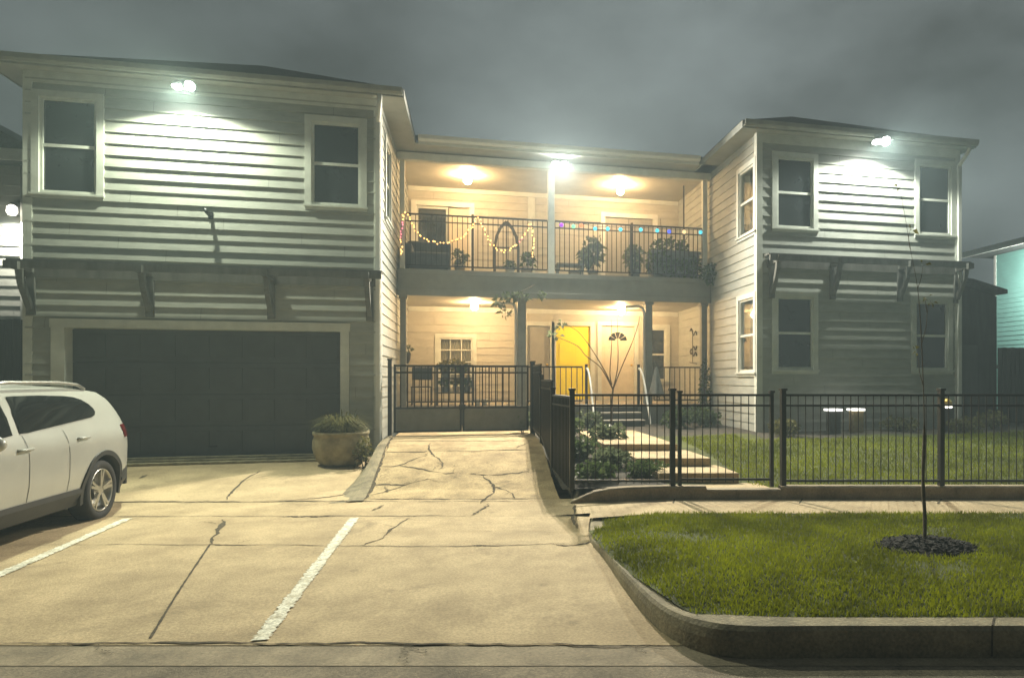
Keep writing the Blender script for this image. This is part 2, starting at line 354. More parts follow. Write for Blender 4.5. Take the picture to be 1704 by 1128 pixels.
# kerb
m = MB(); n = len(kin_s)
for i in range(n-1):
    A, B = kin_s[i], kin_s[i+1]; C, D = kout_s[i], kout_s[i+1]; za, zb = kz_s[i], kz_s[i+1]
    def P(p, q, t, z): return S(p[0]+(q[0]-p[0])*t, p[1]+(q[1]-p[1])*t, z)
    prof = [(0, -.06), (.04, .55), (.12, .86), (.25, 1), (1, 1), (1, -.06)]
    ring0 = [P(A, C, t, max(za, .06)*h if h > 0 else -.06) for t, h in prof]; ring1 = [P(B, D, t, max(zb, .06)*h if h > 0 else -.06) for t, h in prof]
    for j in range(5): m.add([ring0[j], ring1[j], ring1[j+1], ring0[j+1]], [(0, 1, 2, 3)], 0, j < 3)
for i in (52, 57, 62):
    if i < n-1:
        A, B = kin_s[i], kin_s[i+1]; C_, D = kout_s[i], kout_s[i+1]; z = max(kz_s[i], .06); u = .012/max(.02, math.dist(A, B))
        pr = [(-.002, .02), (.038, .55), (.118, .865), (.25, 1.012), (1, 1.012)]
        f0 = [S(A[0]+(C_[0]-A[0])*t-.0, A[1]+(C_[1]-A[1])*t-(.004 if h < .9 else 0), z*h+.002) for t, h in pr]
        f1 = [(p[0]+(S(B[0], B[1])[0]-S(A[0], A[1])[0])*u, p[1]+(S(B[0], B[1])[1]-S(A[0], A[1])[1])*u, p[2]) for p in f0]
        for j in range(4): m.quad(f0[j], f1[j], f1[j+1], f0[j+1], 1)
struct(m.build('kerb', [M['curb'], M['crack_and_shadow']]))

# verge (grass strip between kerb and sidewalk)
def verge_left(w):
    for (r0, w0), (r1, w1) in zip(kout_s, kout_s[1:]):
        if (w0-w)*(w1-w) <= 0 and abs(w0-w1) > 1e-6: return r0+(r1-r0)*(w-w0)/(w1-w0)
    return 1.6
MUL = (2.74, 6.36)
def z_verge(r, w):
    z = lerp([(4.5, .165), (5.4, .2), (7, .19), (8.25, .14)], w)
    e = r-verge_left(min(max(w, 4.54), 8.3)); z -= .075*max(0, 1-e/.6)*lerp([(4.9, 0), (5.9, 1)], w)
    return z
m = MB(); NW, NR = 48, 40
ws = [4.53+(8.22-4.53)*(i/NW)**2.4 for i in range(NW+1)]
for w0, w1 in zip(ws, ws[1:]):
    l0, l1 = verge_left(w0)-.03, verge_left(w1)-.03
    for i in range(NR):
        t0, t1 = (i/NR)**1.5, ((i+1)/NR)**1.5
        q = [(l0+(13-l0)*t0, w0), (l0+(13-l0)*t1, w0), (l1+(13-l1)*t1, w1), (l1+(13-l1)*t0, w1)]
        m.quad(*[S(r, w, z_verge(r, w)) for r, w in q])
struct(m.build('verge', M['turf']))
def blades(name, samples, zf, frame, mt, h=(.03, .075), wd=.008, seed=1, label=None):
    rs = np.random.RandomState(seed); n = len(samples); V = np.zeros((n*3, 3), np.float32)
    for i, (r, w) in enumerate(samples):
        z = zf(r, w); p = frame(r, w, z-.005); a = rs.rand()*6.283; hh = h[0]+(h[1]-h[0])*rs.rand()**1.5
        b = rs.rand()*6.283; ln = hh*rs.uniform(.1, .9); dx, dy = math.cos(a)*wd, math.sin(a)*wd
        V[3*i] = (p[0]-dx, p[1]-dy, p[2]); V[3*i+1] = (p[0]+dx, p[1]+dy, p[2]); V[3*i+2] = (p[0]+math.cos(b)*ln, p[1]+math.sin(b)*ln, p[2]+hh)
    me = bpy.data.meshes.new(name); me.vertices.add(3*n); me.vertices.foreach_set('co', V.ravel())
    me.loops.add(3*n); me.loops.foreach_set('vertex_index', np.arange(3*n, dtype=np.int32))
    me.polygons.add(n); me.polygons.foreach_set('loop_start', np.arange(0, 3*n, 3, dtype=np.int32)); me.polygons.foreach_set('loop_total', np.full(n, 3, np.int32))
    me.materials.append(mt); me.update(calc_edges=True)
    o = bpy.data.objects.new(name, me); COL.objects.link(o); o['kind'] = 'stuff'; o['label'] = label; o['category'] = 'grass'
    return o
smp = []; g = random.Random(3)
while len(smp) < 52000:
    w = g.uniform(4.56, 8.24); r = g.uniform(-.4, .66*w+.6)
    if r < verge_left(w)+g.uniform(-.05, .05): continue
    pt = math.sin(r*2.3+1.1*math.sin(w*1.9))*math.cos(w*2.7+.6*math.sin(r*3.1))
    if pt > .62 and g.random() < (pt-.62)*2.2: continue
    if math.hypot((r-MUL[0])/.45, (w-MUL[1])/.37) < 1+g.uniform(-.12, .12): continue
    smp.append((r, w))
blades('verge_grass', smp, z_verge, S, M['grass_a'], (.025, .06), .007, 1, 'bright green mown grass on the strip beside the kerb')
# mulch ring under the young tree
m = MB()
for k in range(5):
    r0, r1 = k/5, (k+1)/5
    for j in range(28):
        a0, a1 = 2*math.pi*j/28, 2*math.pi*(j+1)/28
        def Q(t, a):
            u = 1+.07*math.sin(3*a+1)+.05*math.sin(7*a); rr = MUL[0]+.48*t*u*math.cos(a); ww = MUL[1]+.39*t*u*math.sin(a)
            return S(rr, ww, z_verge(rr, ww)-.02+.1*(1-t*t))
        m.quad(Q(r0, a0), Q(r0, a1), Q(r1, a1), Q(r1, a0))
for _ in range(900):
    a = g.random()*6.283; t = math.sqrt(g.random()); rr = MUL[0]+.52*t*math.cos(a); ww = MUL[1]+.42*t*math.sin(a)
    p = Vector(S(rr, ww, z_verge(rr, ww)-.015+.1*(1-t*t))); d = Vector((g.uniform(-1, 1), g.uniform(-1, 1), g.uniform(-.2, .5)))*.035; e = Vector((-d.y, d.x, .006))*.3
    m.quad(p-d-e, p+d-e, p+d+e, p-d+e)
o = m.build('mulch_ring', M['mulch']); o['kind'] = 'stuff'; o['label'] = 'dark oval mulch ring around the young tree on the verge'; o['category'] = 'mulch'

# garage apron
LX, RX, FY, BY = -1.68, 5.90, 13.6, 16.5                     # left house corner, right house corner, front plane, gallery plane
def w_far(x): return (9.44+0*x)
def y_far(x): return (9.44-x*sY)/cY                          # far edge of the sidewalk at world x
def z_apron(x, y): t = (y-y_far(x))/(FY-y_far(x)); return .10+.23*max(0, t)
IDW = lambda x, y, z: (x, y, z)
def zpt(zf, *xy):                                            # photo-measured ground points -> metric ground points
    out = []
    for x, y in xy:
        def at(w): z = 1.75-(y-630)*w/1145; p = S((x-1050)/1145*w, w); return p, z-zf(p[0], p[1])
        lo, hi = 6.0, 17.0
        for _ in range(40):
            w = (lo+hi)/2
            if at(w)[1] > 0: lo = w
            else: hi = w
        p = at(lo)[0]
        out.append((p[0], p[1]))
    return out
m = MB()
for i in range(12):
    x0, x1 = -13+i*(11.55/12), -13+(i+1)*(11.55/12)
    for k in range(8):
        ya = lambda x, t: y_far(x)+(FY-.02-y_far(x))*t
        q = [(x0, ya(x0, k/8)), (x1, ya(x1, k/8)), (x1, ya(x1, (k+1)/8)), (x0, ya(x0, (k+1)/8))]
        m.quad(*[(x, y, z_apron(x, y)) for x, y in q])
for pts, wd, jg in [(zpt(z_apron, (375, 832), (400, 803), (435, 783)), .03, .6), (zpt(z_apron, (430, 834), (540, 828), (590, 818)), .035, .6), (zpt(z_apron, (232, 796), (245, 790)), .05, .7)]:
    ribbon(m, pts, wd, z_apron, IDW, 1, jag=jg)
struct(m.build('garage_apron', [M['concrete'], M['crack_and_shadow']]))
# driveway ramp, steeper, badly cracked
def z_ramp(x, y):
    t = (y-y_far(x)); return lerp([(0, .10), (.5, .15), (2.4, .60), (3.0, .655), (8, .69)], t)
m = MB(); N = 26
for i in range(10):
    x0, x1 = -1.42+i*.26, -1.42+(i+1)*.26
    for k in range(N):
        ya = lambda x, t: y_far(x)+(16.45-y_far(x))*t
        q = [(x0, ya(x0, k/N)), (x1, ya(x1, k/N)), (x1, ya(x1, (k+1)/N)), (x0, ya(x0, (k+1)/N))]
        m.quad(*[(x, y, z_ramp(x, y)) for x, y in q])
for pts, wd, jg in [(zpt(z_ramp, (645, 733), (760, 734), (885, 733)), .035, .3), (zpt(z_ramp, (640, 752), (700, 752), (712, 751)), .035, .6), (zpt(z_ramp, (718, 751), (800, 750), (880, 748)), .03, .6),
                    (zpt(z_ramp, (714, 736), (716, 752), (728, 762), (738, 774), (730, 782)), .05, .9), (zpt(z_ramp, (628, 776), (665, 774), (690, 764), (712, 758)), .035, .8),
                    (zpt(z_ramp, (665, 774), (700, 780), (740, 788), (758, 786)), .04, .8), (zpt(z_ramp, (780, 788), (810, 791), (850, 788), (880, 784)), .04, .9),
                    (zpt(z_ramp, (805, 792), (822, 808), (818, 822), (800, 836)), .055, .9), (zpt(z_ramp, (822, 810), (845, 816), (858, 830)), .04, .8),
                    (zpt(z_ramp, (617, 806), (650, 807), (675, 806)), .06, .6), (zpt(z_ramp, (605, 826), (640, 818), (700, 800), (722, 796)), .03, .8), (zpt(z_ramp, (640, 810), (645, 820)), .04, .6),
                    (zpt(z_ramp, (860, 745), (880, 736)), .03, .6), (zpt(z_ramp, (600, 830), (760, 831), (900, 829)), .045, .8)]:
    ribbon(m, pts, wd*.7, z_ramp, IDW, 1, jag=jg)
struct(m.build('driveway_ramp', [M['concrete_old'], M['crack_and_shadow']]))
# tapering kerb between apron and ramp
m = MB(); ys = [9.85+i*(13.55-9.85)/14 for i in range(15)]
for y0, y1 in zip(ys, ys[1:]):
    def ring(y):
        t = (y-9.85)/3.7; x1 = -1.43; x0 = x1-.28+.12*t; zt = max(z_ramp(-1.42, y)+.03, z_apron(-1.5, y)+.02)-.02*(1-t)
        return [(x0-.15*(1-t), y, z_apron(x0, y)-.01), (x0+.05, y, zt-.02), (x0+.12, y, zt), (x1, y, zt), (x1+.015, y, zt-.2)]
    a, b = ring(y0), ring(y1)
    for j in range(4): m.quad(a[j], b[j], b[j+1], a[j+1])
ribbon(m, [(-1.405, 9.9), (-1.41, 11), (-1.405, 12), (-1.41, 13.4)], .05, lambda x, y: z_ramp(x, y), IDW, 1, dz=.006, jag=.7)  # dark strip painted along the kerb foot as its shadow
struct(m.build('ramp_edge_kerb', [M['curb'], M['crack_and_shadow']]))

# yard behind the front fence
def z_yard(x, y):
    r, w = toS(x, y); z = lerp([(9.3, .25), (10.2, .34), (12, .50), (13.6, .60), (15.5, .64)], w)
    return z+.02*math.sin(x*2.1)*math.cos(y*1.7)
YF = lambda x: (9.36-x*sY)/cY                                # front edge of the yard = fence line
m = MB()
for i in range(36):
    x0, x1 = 1.2+i*.36, 1.2+(i+1)*.36
    for k in range(20):
        ya = lambda x, t: YF(x)+(16.45-YF(x))*t
        q = [(x0, ya(x0, k/20)), (x1, ya(x1, k/20)), (x1, ya(x1, (k+1)/20)), (x0, ya(x0, (k+1)/20))]
        mi = 1 if (x0+x1)/2 < 2.75 or (q[0][1] > 12.2 and x0 > 5.2) or q[0][1] > 13.2 else 0
        m.quad(*[(x, y, z_yard(x, y)) for x, y in q], mi)
struct(m.build('yard', [M['turf'], M['soil']]))
smp = []; g = random.Random(8)
def path_x(y): t = (y-8.5)/7; return (2.45+.3*t, 3.72+.2*t)
while len(smp) < 42000:
    x = g.uniform(2.6, 13.5); y = g.uniform(YF(x)+.06, 13.0)
    if y > 12.15+.15*math.sin(x*1.3)+g.uniform(-.06, .06) and x > 5.1: continue
    a, b = path_x(y)
    if x < b+.08: continue
    smp.append((x, y))
blades('yard_grass', smp, z_yard, IDW, M['grass_b'], (.03, .08), .008, 2, 'green lawn behind the black front fence')

# terraced path steps from the pedestrian gate to the porch
path = thing('garden_steps', 'wide shallow concrete garden steps climbing from the front fence to the porch', 'steps', (3.1, 9, .25))
for (w0, w1, r0, r1, z) in [(9.32, 9.80, .68, 1.90, .275), (9.72, 10.55, .40, 1.53, .42), (10.45, 11.6, .08, 1.22, .545), (11.5, 14.6, -.45, .78, .66)]:
    m = MB(); vs = []
    xa, xb = S(r0, w0)[0], S(r1, w0)[0]
    ya, yb = S((r0+r1)/2, w0)[1], S((r0+r1)/2, w1)[1]
    tl = -.2255*(xb-xa)*.5
    vs = [(xa, ya-tl, z-.22), (xb, ya+tl, z-.22), (xb, yb, z-.22), (xa, yb, z-.22), (xa, ya-tl, z), (xb, ya+tl, z), (xb, yb, z), (xa, yb, z)]
    m.add(vs, [(0, 3, 2, 1), (4, 5, 6, 7), (0, 1, 5, 4), (1, 2, 6, 5), (2, 3, 7, 6), (3, 0, 4, 7)])
    bevel(m.build('step', M['concrete'], path), .012)

# ------------------------------------------------------------------ siding, windows
def siding(mb, O, U, N, u0, u1, z0, z1, ops=(), ex=.2, proud=.02, mi=0):
    """lapped boards as real slanted strips, cut round the openings"""
    P = lambda u, n, z: (O[0]+U[0]*u+N[0]*n, O[1]+U[1]*u+N[1]*n, O[2]+z)
    k = math.floor(z0/ex+1e-6)
    rr = random.Random(int(abs(O[0]*100+O[1]*10)))
    while k*ex < z1-1e-6:
        rb = k*ex; lo, hi = max(rb, z0), min(rb+ex, z1); k += 1
        zs = sorted({lo, hi}|{z for o in ops for z in o[2:4] if lo < z < hi})
        pr = proud*rr.uniform(.85, 1.15)
        d = lambda z: .002+pr*(1-(z-rb)/ex)
        for i, (a, b) in enumerate(zip(zs, zs[1:])):
            mid = (a+b)/2; segs = [(u0, u1)]
            for o in ops:
                if o[2] < mid < o[3]:
                    segs = [q for s0, s1 in segs for q in ((s0, min(s1, o[0])), (max(s0, o[1]), s1)) if q[1]-q[0] > 1e-4]
            if ex > .18 and u1-u0 > 3:
                jt = u0+((k*2.37+abs(O[1])) % 3.1)
                while jt < u1:
                    segs = [q for s0, s1 in segs for q in (((s0, jt-.002), (jt+.002, s1)) if s0+.05 < jt < s1-.05 else ((s0, s1),))]; jt += 3.66
            for s0, s1 in segs:
                mb.add([P(s0, d(a), a), P(s1, d(a), a), P(s1, d(b), b), P(s0, d(b), b)], [(0, 1, 2, 3)], mi)
                if i == 0: mb.add([P(s0, -.004, a), P(s1, -.004, a), P(s1, d(a), a), P(s0, d(a), a)], [(0, 1, 2, 3)], mi)
def window(parent, O, U, N, u0, u1, z0, z1, casing=.11, mid=True, glass='glass', muntin=None, curtain=False, name='window', lab=None):
    m = MB(); b = m.fbox
    b(O, U, N, u0-casing, u0, -.01, .045, z0-casing*.9, z1+casing)
    b(O, U, N, u1, u1+casing, -.01, .045, z0-casing*.9, z1+casing)
    b(O, U, N, u0, u1, -.01, .043, z1, z1+casing)
    b(O, U, N, u0, u1, -.01, .043, z0-casing*.9, z0)
    b(O, U, N, u0-casing-.02, u1+casing+.02, .046, .075, z0-.045, z0-.012)
    w = m.build(name, M['trim'], parent)
    if lab: w['label'] = lab
    m = MB(); s = .045; zm = (z0+z1)/2
    for a, c, d, e in ((u0, u0+s, z0, z1), (u1-s, u1, z0, z1), (u0+s, u1-s, z1-s, z1), (u0+s, u1-s, z0, z0+s)): m.fbox(O, U, N, a, c, -.05, .012, d, e)
    if mid: m.fbox(O, U, N, u0+s, u1-s, -.045, .004, zm-.025, zm+.025)
    if muntin:
        nu, nz = muntin
        for i in range(1, nu): q = u0+(u1-u0)*i/nu; m.fbox(O, U, N, q-.014, q+.014, -.035, -.004, z0+s, z1-s)
        for i in range(1, nz): q = z0+(z1-z0)*i/nz; m.fbox(O, U, N, u0+s, u1-s, -.037, -.006, q-.014, q+.014)
    m.build('sash', M['trim'], w)
    m = MB(); m.fbox(O, U, N, u0+s*.5, u1-s*.5, -.034, -.026, z0+s*.5, z1-s*.5); m.build('pane', M[glass], w)
    if curtain:
        m = MB(); P = lambda u, n, z: (O[0]+U[0]*u+N[0]*n, O[1]+U[1]*u+N[1]*n, O[2]+z); n = 40
        for i in range(n):
            a, c = u0+(u1-u0)*i/n, u0+(u1-u0)*(i+1)/n
            if curtain == 'split' and abs((a+c)/2-(u0+u1)/2) < (u1-u0)*.16: continue
            f = lambda u: -.12+.02*math.sin(u*95)+.008*math.sin(u*41)
            m.quad(P(a, f(a), z0), P(c, f(c), z0), P(c, f(c), z1), P(a, f(a), z1))
        m.build('curtain', M['curtain'], w)
        m = MB(); m.fbox(O, U, N, u0-.05, u1+.05, -.6, -.58, z0-.05, z1+.05); m.build('room', M['room'], w)
    return w
XU, FN = (1, 0, 0), (0, -1, 0)
def pergola(parent, x0, x1, z, braces, Y=FY):
    m = MB(); m.box(x0, x1, Y-.055, Y-.025, z-.20, z+.02)                      # ledger
    m.box(x0-.1, x1+.1, Y-.42, Y-.37, z-.10, z+.02)                          # outer beam
    for i in range(3): m.box(x0-.1, x1+.1, Y-.19-i*.075, Y-.135-i*.075, z+.022, z+.06)
    for bx in braces: m.box(bx-.045, bx+.045, Y-.50, Y-.056, z-.13, z-.002)
    p = m.build('pergola', M['grey_wood'], parent)
    for bx in braces:
        m = MB(); q = smooth([(Y-.37, z-.12), (Y-.31, z-.34), (Y-.19, z-.55), (Y-.07, z-.74)], 4)
        for a, b in zip(q, q[1:]): m.bar((bx, *a), (bx, *b), .085, .08)
        m.box(bx-.06, bx+.06, Y-.085, Y-.027, z-.84, z-.202); m.build('brace', M['grey_wood'], p)
    return p
def hip_roof(x0, x1, y0, y1, z, parent, pitch=.5, name='roof'):
    m = MB(); h = (y1-y0)/2*pitch; ym = (y0+y1)/2; d = (y1-y0)/2
    xa, xb = x0+d, x1-d
    if xa > xb: xa = xb = (x0+x1)/2
    v = [(x0, y0, z), (x1, y0, z), (x1, y1, z), (x0, y1, z), (xa, ym, z+h), (xb, ym, z+h)]
    m.add(v, [(0, 1, 5, 4), (1, 2, 5), (2, 3, 4, 5), (3, 0, 4)]); return m.build(name, M['roof'], parent)
def eaves(parent, x0, x1, y0, y1, z, skip=()):
    m = MB()                                                 # fascia
    m.box(x0, x1, y0-.02, y0, z-.02, z+.13); m.box(x0, x1, y1, y1+.02, z-.02, z+.13); m.box(x0-.02, x0, y0-.02, y1+.02, z-.02, z+.13); m.box(x1, x1+.02, y0-.02, y1+.02, z-.02, z+.13)
    m.build('fascia', M['eave'], parent)
    m = MB(); m.box(x0, x1, y0, y1, z, z+.02); m.build('soffit', M['soffit'], parent)
    m = MB()                                                 # half-round gutter along the front
    pr = [(0, .0), (.0, -.09), (.03, -.12), (.08, -.12), (.115, -.08), (.125, .0), (.115, .0), (.1, -.07), (.075, -.105), (.035, -.105), (.012, -.08), (.012, 0)]
    m.prism([(y0-.022-a, z+.12+b) for a, b in pr], 'x', x0, x1); m.build('roof_gutter', M['eave'], parent)
def downspout(parent, x, y, z0, z1, out=(0, -1)):
    m = MB(); s = .04
    m.box(x-s, x+s, y-.10, y-.04, z0+.12, z1-.3)
    m.tube([(x, y-.07, z1-.32), (x+out[0]*.1, y-.07+out[1]*.1, z1-.18), (x+out[0]*.2, y-.07+out[1]*.2, z1-.04), (x+out[0]*.24, y-.07+out[1]*.22, z1+.1)], .045, 8)
    m.tube([(x, y-.07, z0+.16), (x, y-.09, z0+.07), (x+.02, y-.3, z0+.03)], .048, 8)
    return m.build('downspout', M['white'], parent)

# ------------------------------------------------------------------ left house with garage
EZ = 6.95
gh = thing('garage_house', 'two storey pale sided house with wide dark garage door below two upper windows', 'house', (-4.5, FY, .3))
gx0, gx1, gz1 = -6.74, -2.36, 2.62
W1 = (-7.12, -6.27, 4.90, 6.52); W2 = (-2.86, -2.01, 4.94, 6.46)
m = MB(); O = (0, FY, 0)
siding(m, O, XU, FN, -7.32, LX, .30, EZ, [W1, W2, (gx0-.02, gx1+.02, .3, gz1+.02)], .2, .034)
sw = [(.30+13.6, 0, 0, 0)]
siding(m, (LX, 0, 0), (0, 1, 0), (1, 0, 0), FY, 19.5, .45, EZ, [(14.35, 15.15, 4.95, 6.45)])
siding(m, (-7.32, 0, 0), (0, 1, 0), (-1, 0, 0), FY, 19.5, .3, EZ, [])
m.build('wall', M['siding'], gh)
m = MB()
m.box(LX-.10, LX+.032, FY-.035, FY-.001, .32, EZ-.001); m.box(LX+.003, LX+.035, FY-.001, FY+.10, .45, EZ-.001)
m.box(-7.352, -7.22, FY-.035, FY-.001, .3, EZ-.001)
m.box(-7.22, LX-.10, FY-.034, FY-.002, EZ-.2, EZ-.001)
m.build('corner_trim', M['trim'], gh)
window(gh, O, XU, FN, *W1); window(gh, O, XU, FN, *W2)
window(gh, (LX, 0, 0), (0, 1, 0), (1, 0, 0), 14.35, 15.15, 4.95, 6.45)
m = MB(); c = .2
m.box(gx0-c, gx0, FY-.05, FY+.25, .33, gz1); m.box(gx1, gx1+.15, FY-.05, FY+.25, .33, gz1); m.box(gx0-c-.02, gx1+.17, FY-.055, FY+.25, gz1, gz1+.15)
m.build('garage_door_frame', M['trim'], gh)
m = MB()
for i in range(4):
    za = .34+i*(gz1-.34)/4; zb = za+(gz1-.34)/4-.012
    m.box(gx0, gx1, FY+.20, FY+.24, za, zb)
    for j in range(8):
        xa = gx0+.08+j*(gx1-gx0-.04)/8; xb = xa+(gx1-gx0-.04)/8-.12
        m.box(xa, xb, FY+.185, FY+.199, za+.09, zb-.09)
m.box(gx0, gx1, FY+.245, FY+.25, .3, gz1)
gd = bevel(m.build('garage_door', M['door_dark'], gh), .008)
m = MB(); m.box(-4.62, -4.48, FY+.17, FY+.184, .52, .545); m.box(-4.62, -4.605, FY+.184, FY+.2, .52, .545); m.box(-4.495, -4.48, FY+.184, FY+.2, .52, .545); m.build('door_handle', M['black'], gd)
pergola(gh, -7.32, LX-.02, 3.66, [-7.22, -5.45, -3.52, -1.85])
eaves(gh, -7.8, LX+.44, FY-.27, 20.2, EZ); hip_roof(-7.83, LX+.47, FY-.30, 20.2, EZ+.13, gh, .47)
downspout(gh, LX-.02, FY, .32, EZ-.1, (.25, -1))
m = MB(); m.box(-7.3, LX-.02, FY+.26, FY+.28, .3, 6.9); m.build('inner_lining', M['room'], gh)
# planks laid as a threshold in front of the garage door
th = thing('threshold_ramp', 'narrow weathered plank ramp lying along the foot of the garage door', 'ramp', (-4.4, 13.3, .32))
for i in range(3):
    y = 13.06+i*.15; m = MB(); m.box(-6.75+.03*i, -2.6-.05*i, y, y+.115, z_apron(-4.5, y)+.005, z_apron(-4.5, y)+.045+.02*i); bevel(m.build('plank', M['barrel'], th), .008)
# small peg on the siding under the floodlight (its long shadow runs down the boards)
pg = thing('wall_hook', 'small dark metal hook screwed to the boards below the left floodlight', 'hook', (-4.51, FY, 4.66))
m = MB(); m.tube([(-4.51, FY-.01, 4.64), (-4.51, FY-.13, 4.64), (-4.53, FY-.17, 4.67), (-4.56, FY-.17, 4.72)], .03, 8); m.build('peg', M['black'], pg)
m = MB(); m.box(-4.55, -4.47, FY-.035, FY-.022, 4.58, 4.70); m.build('plate', M['black'], pg)

# ------------------------------------------------------------------ right house
wh = thing('corner_house', 'two storey pale sided house with four front windows and white downspout beside the lawn', 'house', (8.3, FY, .6))
RE = 10.80
WR = [(6.33, 7.18, 4.98, 6.48), (9.77, 10.60, 5.0, 6.56), (6.33, 7.18, 1.95, 3.50), (9.68, 10.52, 1.95, 3.48)]
WS = [(13.74, 14.58, 4.92, 6.36), (13.74, 14.58, 1.90, 3.50)]
m = MB()
siding(m, O, XU, FN, RX, RE, .62, EZ, WR, .2, .030)
siding(m, (RX, 0, 0), (0, 1, 0), (-1, 0, 0), FY, 19.5, .62, EZ, WS)
siding(m, (RE, 0, 0), (0, 1, 0), (1, 0, 0), FY, 20.5, .5, EZ, [])
m.build('wall', M['siding'], wh)
m = MB(); m.box(RX-.032, RX+.10, FY-.035, FY-.001, .62, EZ-.001); m.box(RX-.035, RX-.003, FY-.001, FY+.1, .62, EZ-.001)
m.box(RE-.10, RE+.032, FY-.035, FY-.001, .62, EZ-.001); m.box(RX+.10, RE-.1, FY-.034, FY-.002, EZ-.2, EZ-.001)
m.build('corner_trim', M['trim'], wh)
m = MB(); m.box(RX+.03, RE-.03, FY+.02, FY+.05, .3, .62); m.box(RX+.03, RX+.06, FY+.05, 19, .3, .62); m.build('foundation', M['curb'], wh)
for w in WR: window(wh, O, XU, FN, *w)
for w in WS: window(wh, (RX, 0, 0), (0, 1, 0), (-1, 0, 0), *w, glass='clear', curtain='split')
pergola(wh, RX+.2, RE-.02, 4.30, [6.2, 7.62, 9.27, 10.72])
eaves(wh, RX-.44, RE+.22, FY-.27, 20.2, EZ); hip_roof(RX-.47, RE+.25, FY-.30, 20.2, EZ+.13, wh, .46)
downspout(wh, RE-.02, FY, .62, EZ-.05, (.55, -.8))
m = MB(); m.box(RX+.7, RE-.05, FY+.7, FY+.72, .5, 6.9); m.build('inner_lining', M['room'], wh)

# ------------------------------------------------------------------ recessed gallery house between them
gl = thing('gallery_house', 'recessed middle house with lit porch, upper balcony, yellow front door and dark posts', 'house', (2.1, BY, .6))
WY = 19.3; DZ = 1.12; BZ = 4.24; CZ = 3.70
OB = (0, WY, 0)
lw = (-.86, .02, 1.55, 2.86)
dg = (1.50, 2.14, DZ, 3.22); dy = (2.30, 3.28, DZ, 3.24); dc = (3.60, 4.56, DZ, 3.26); rw = (5.02, 5.50, 1.7, 3.20)
ul = (-1.45, -.06, BZ, 6.40); ur = (3.70, 5.12, BZ, 6.36)
m = MB(); siding(m, OB, XU, FN, LX, RX, DZ, EZ, [lw, dg, dy, dc, rw, ul, ur, (LX-.1, RX+.1, CZ, BZ)]); m.build('wall', M['siding_porch_lit'], gl)
m = MB(); m.box(LX-.3, RX+.3, WY+.75, WY+.78, .5, 7.2); m.build('inner_lining', M['room'], gl)
m = MB(); m.box(LX+.03, RX-.03, BY, WY, DZ-.06, DZ); m.build('porch_deck', M['deck'], gl)
m = MB(); m.box(LX+.03, RX-.03, BY+.03, BY+.06, .5, DZ-.061); m.build('deck_skirt', M['slab'], gl)
m = MB(); m.box(LX+.03, RX-.03, BY-.05, WY, CZ, BZ-.005)
m.box(LX+.03, RX-.03, BY-.075, BY-.052, BZ-.10, BZ+.02); m.box(LX+.03, RX-.03, BY-.07, BY-.052, CZ-.05, CZ+.09); bevel(m.build('balcony_floor', M['slab'], gl), .006)
m = MB(); m.box(LX+.03, RX-.03, WY-.05, WY-.02, CZ-.14, CZ-.002); m.box(LX+.03, RX-.03, WY-.05, WY-.02, EZ-.16, EZ-.042)
m.box(1.52, 1.72, WY-.045, WY-.001, BZ, EZ-.17); m.box(1.20, 1.33, WY-.045, WY-.001, DZ, CZ-.15); m.build('wall_trim', M['trim'], gl)
m = MB(); m.box(LX+.03, RX-.03, BY, WY, EZ-.04, EZ-.01); m.build('balcony_ceiling', M['siding_porch_lit'], gl)
m = MB(); m.box(LX+.03, RX-.03, BY+.01, WY-.051, CZ-.012, CZ-.001); m.build('porch_ceiling', M['siding_porch_lit'], gl)
m = MB(); m.box(LX+.03, RX-.03, BY-.08, BY+.10, EZ-.20, EZ-.041); m.build('eave_beam', M['trim'], gl)
m = MB(); m.box(LX+.53, RX-.53, BY-.62, BY-.6, EZ-.02, EZ+.17); m.build('fascia', M['trim'], gl)
m = MB(); m.box(LX+.03, RX-.03, BY-.6, BY+.1, EZ, EZ+.02); m.build('soffit', M['soffit'], gl)
m = MB(); m.add([(LX, BY-.63, EZ+.17), (RX, BY-.63, EZ+.17), (RX, 21, EZ+1.75), (LX, 21, EZ+1.75)], [(0, 1, 2, 3)]); m.build('roof', M['roof'], gl)
m = MB()
pr = [(0, .0), (.0, -.09), (.03, -.12), (.08, -.12), (.115, -.08), (.125, .0), (.115, .0), (.1, -.07), (.075, -.105), (.035, -.105), (.012, -.08), (.012, 0)]
m.prism([(BY-.622-a, EZ+.16+b) for a, b in pr], 'x', LX+.53, RX-.53); m.build('roof_gutter', M['white'], gl)
for x, wd in ((-1.53, .13), (1.16, .2), (4.28, .17), (5.72, .15)):
    m = MB(); m.box(x-wd/2, x+wd/2, BY, BY+wd, DZ, CZ-.001); m.box(x-wd/2-.03, x+wd/2+.03, BY-.02, BY+wd+.03, CZ-.12, CZ-.051); bevel(m.build('porch_post', M['post'], gl), .008)
for x, wd in ((-1.55, .11), (1.86, .16), (5.74, .12)):
    m = MB(); m.box(x-wd/2, x+wd/2, BY+.0, BY+wd, BZ+.021, EZ-.201); bevel(m.build('balcony_post', M['trim'], gl), .008)
for x in (1.0, 4.15):                                        # white drain pipes beside the porch posts
    m = MB(); m.tube([(x-.45, BY+.12, 3.52), (x-.12, BY+.1, 3.55), (x-.02, BY+.08, 3.5), (x+.02, BY+.07, 3.36), (x+.02, BY+.06, 2.4), (x+.02, BY+.06, DZ+.02)], .035, 8); m.build('drain_pipe', M['white'], gl)
window(gl, OB, XU, FN, *lw, mid=False, glass='clear', muntin=(3, 4), curtain=True)
window(gl, OB, XU, FN, *rw, casing=.12)
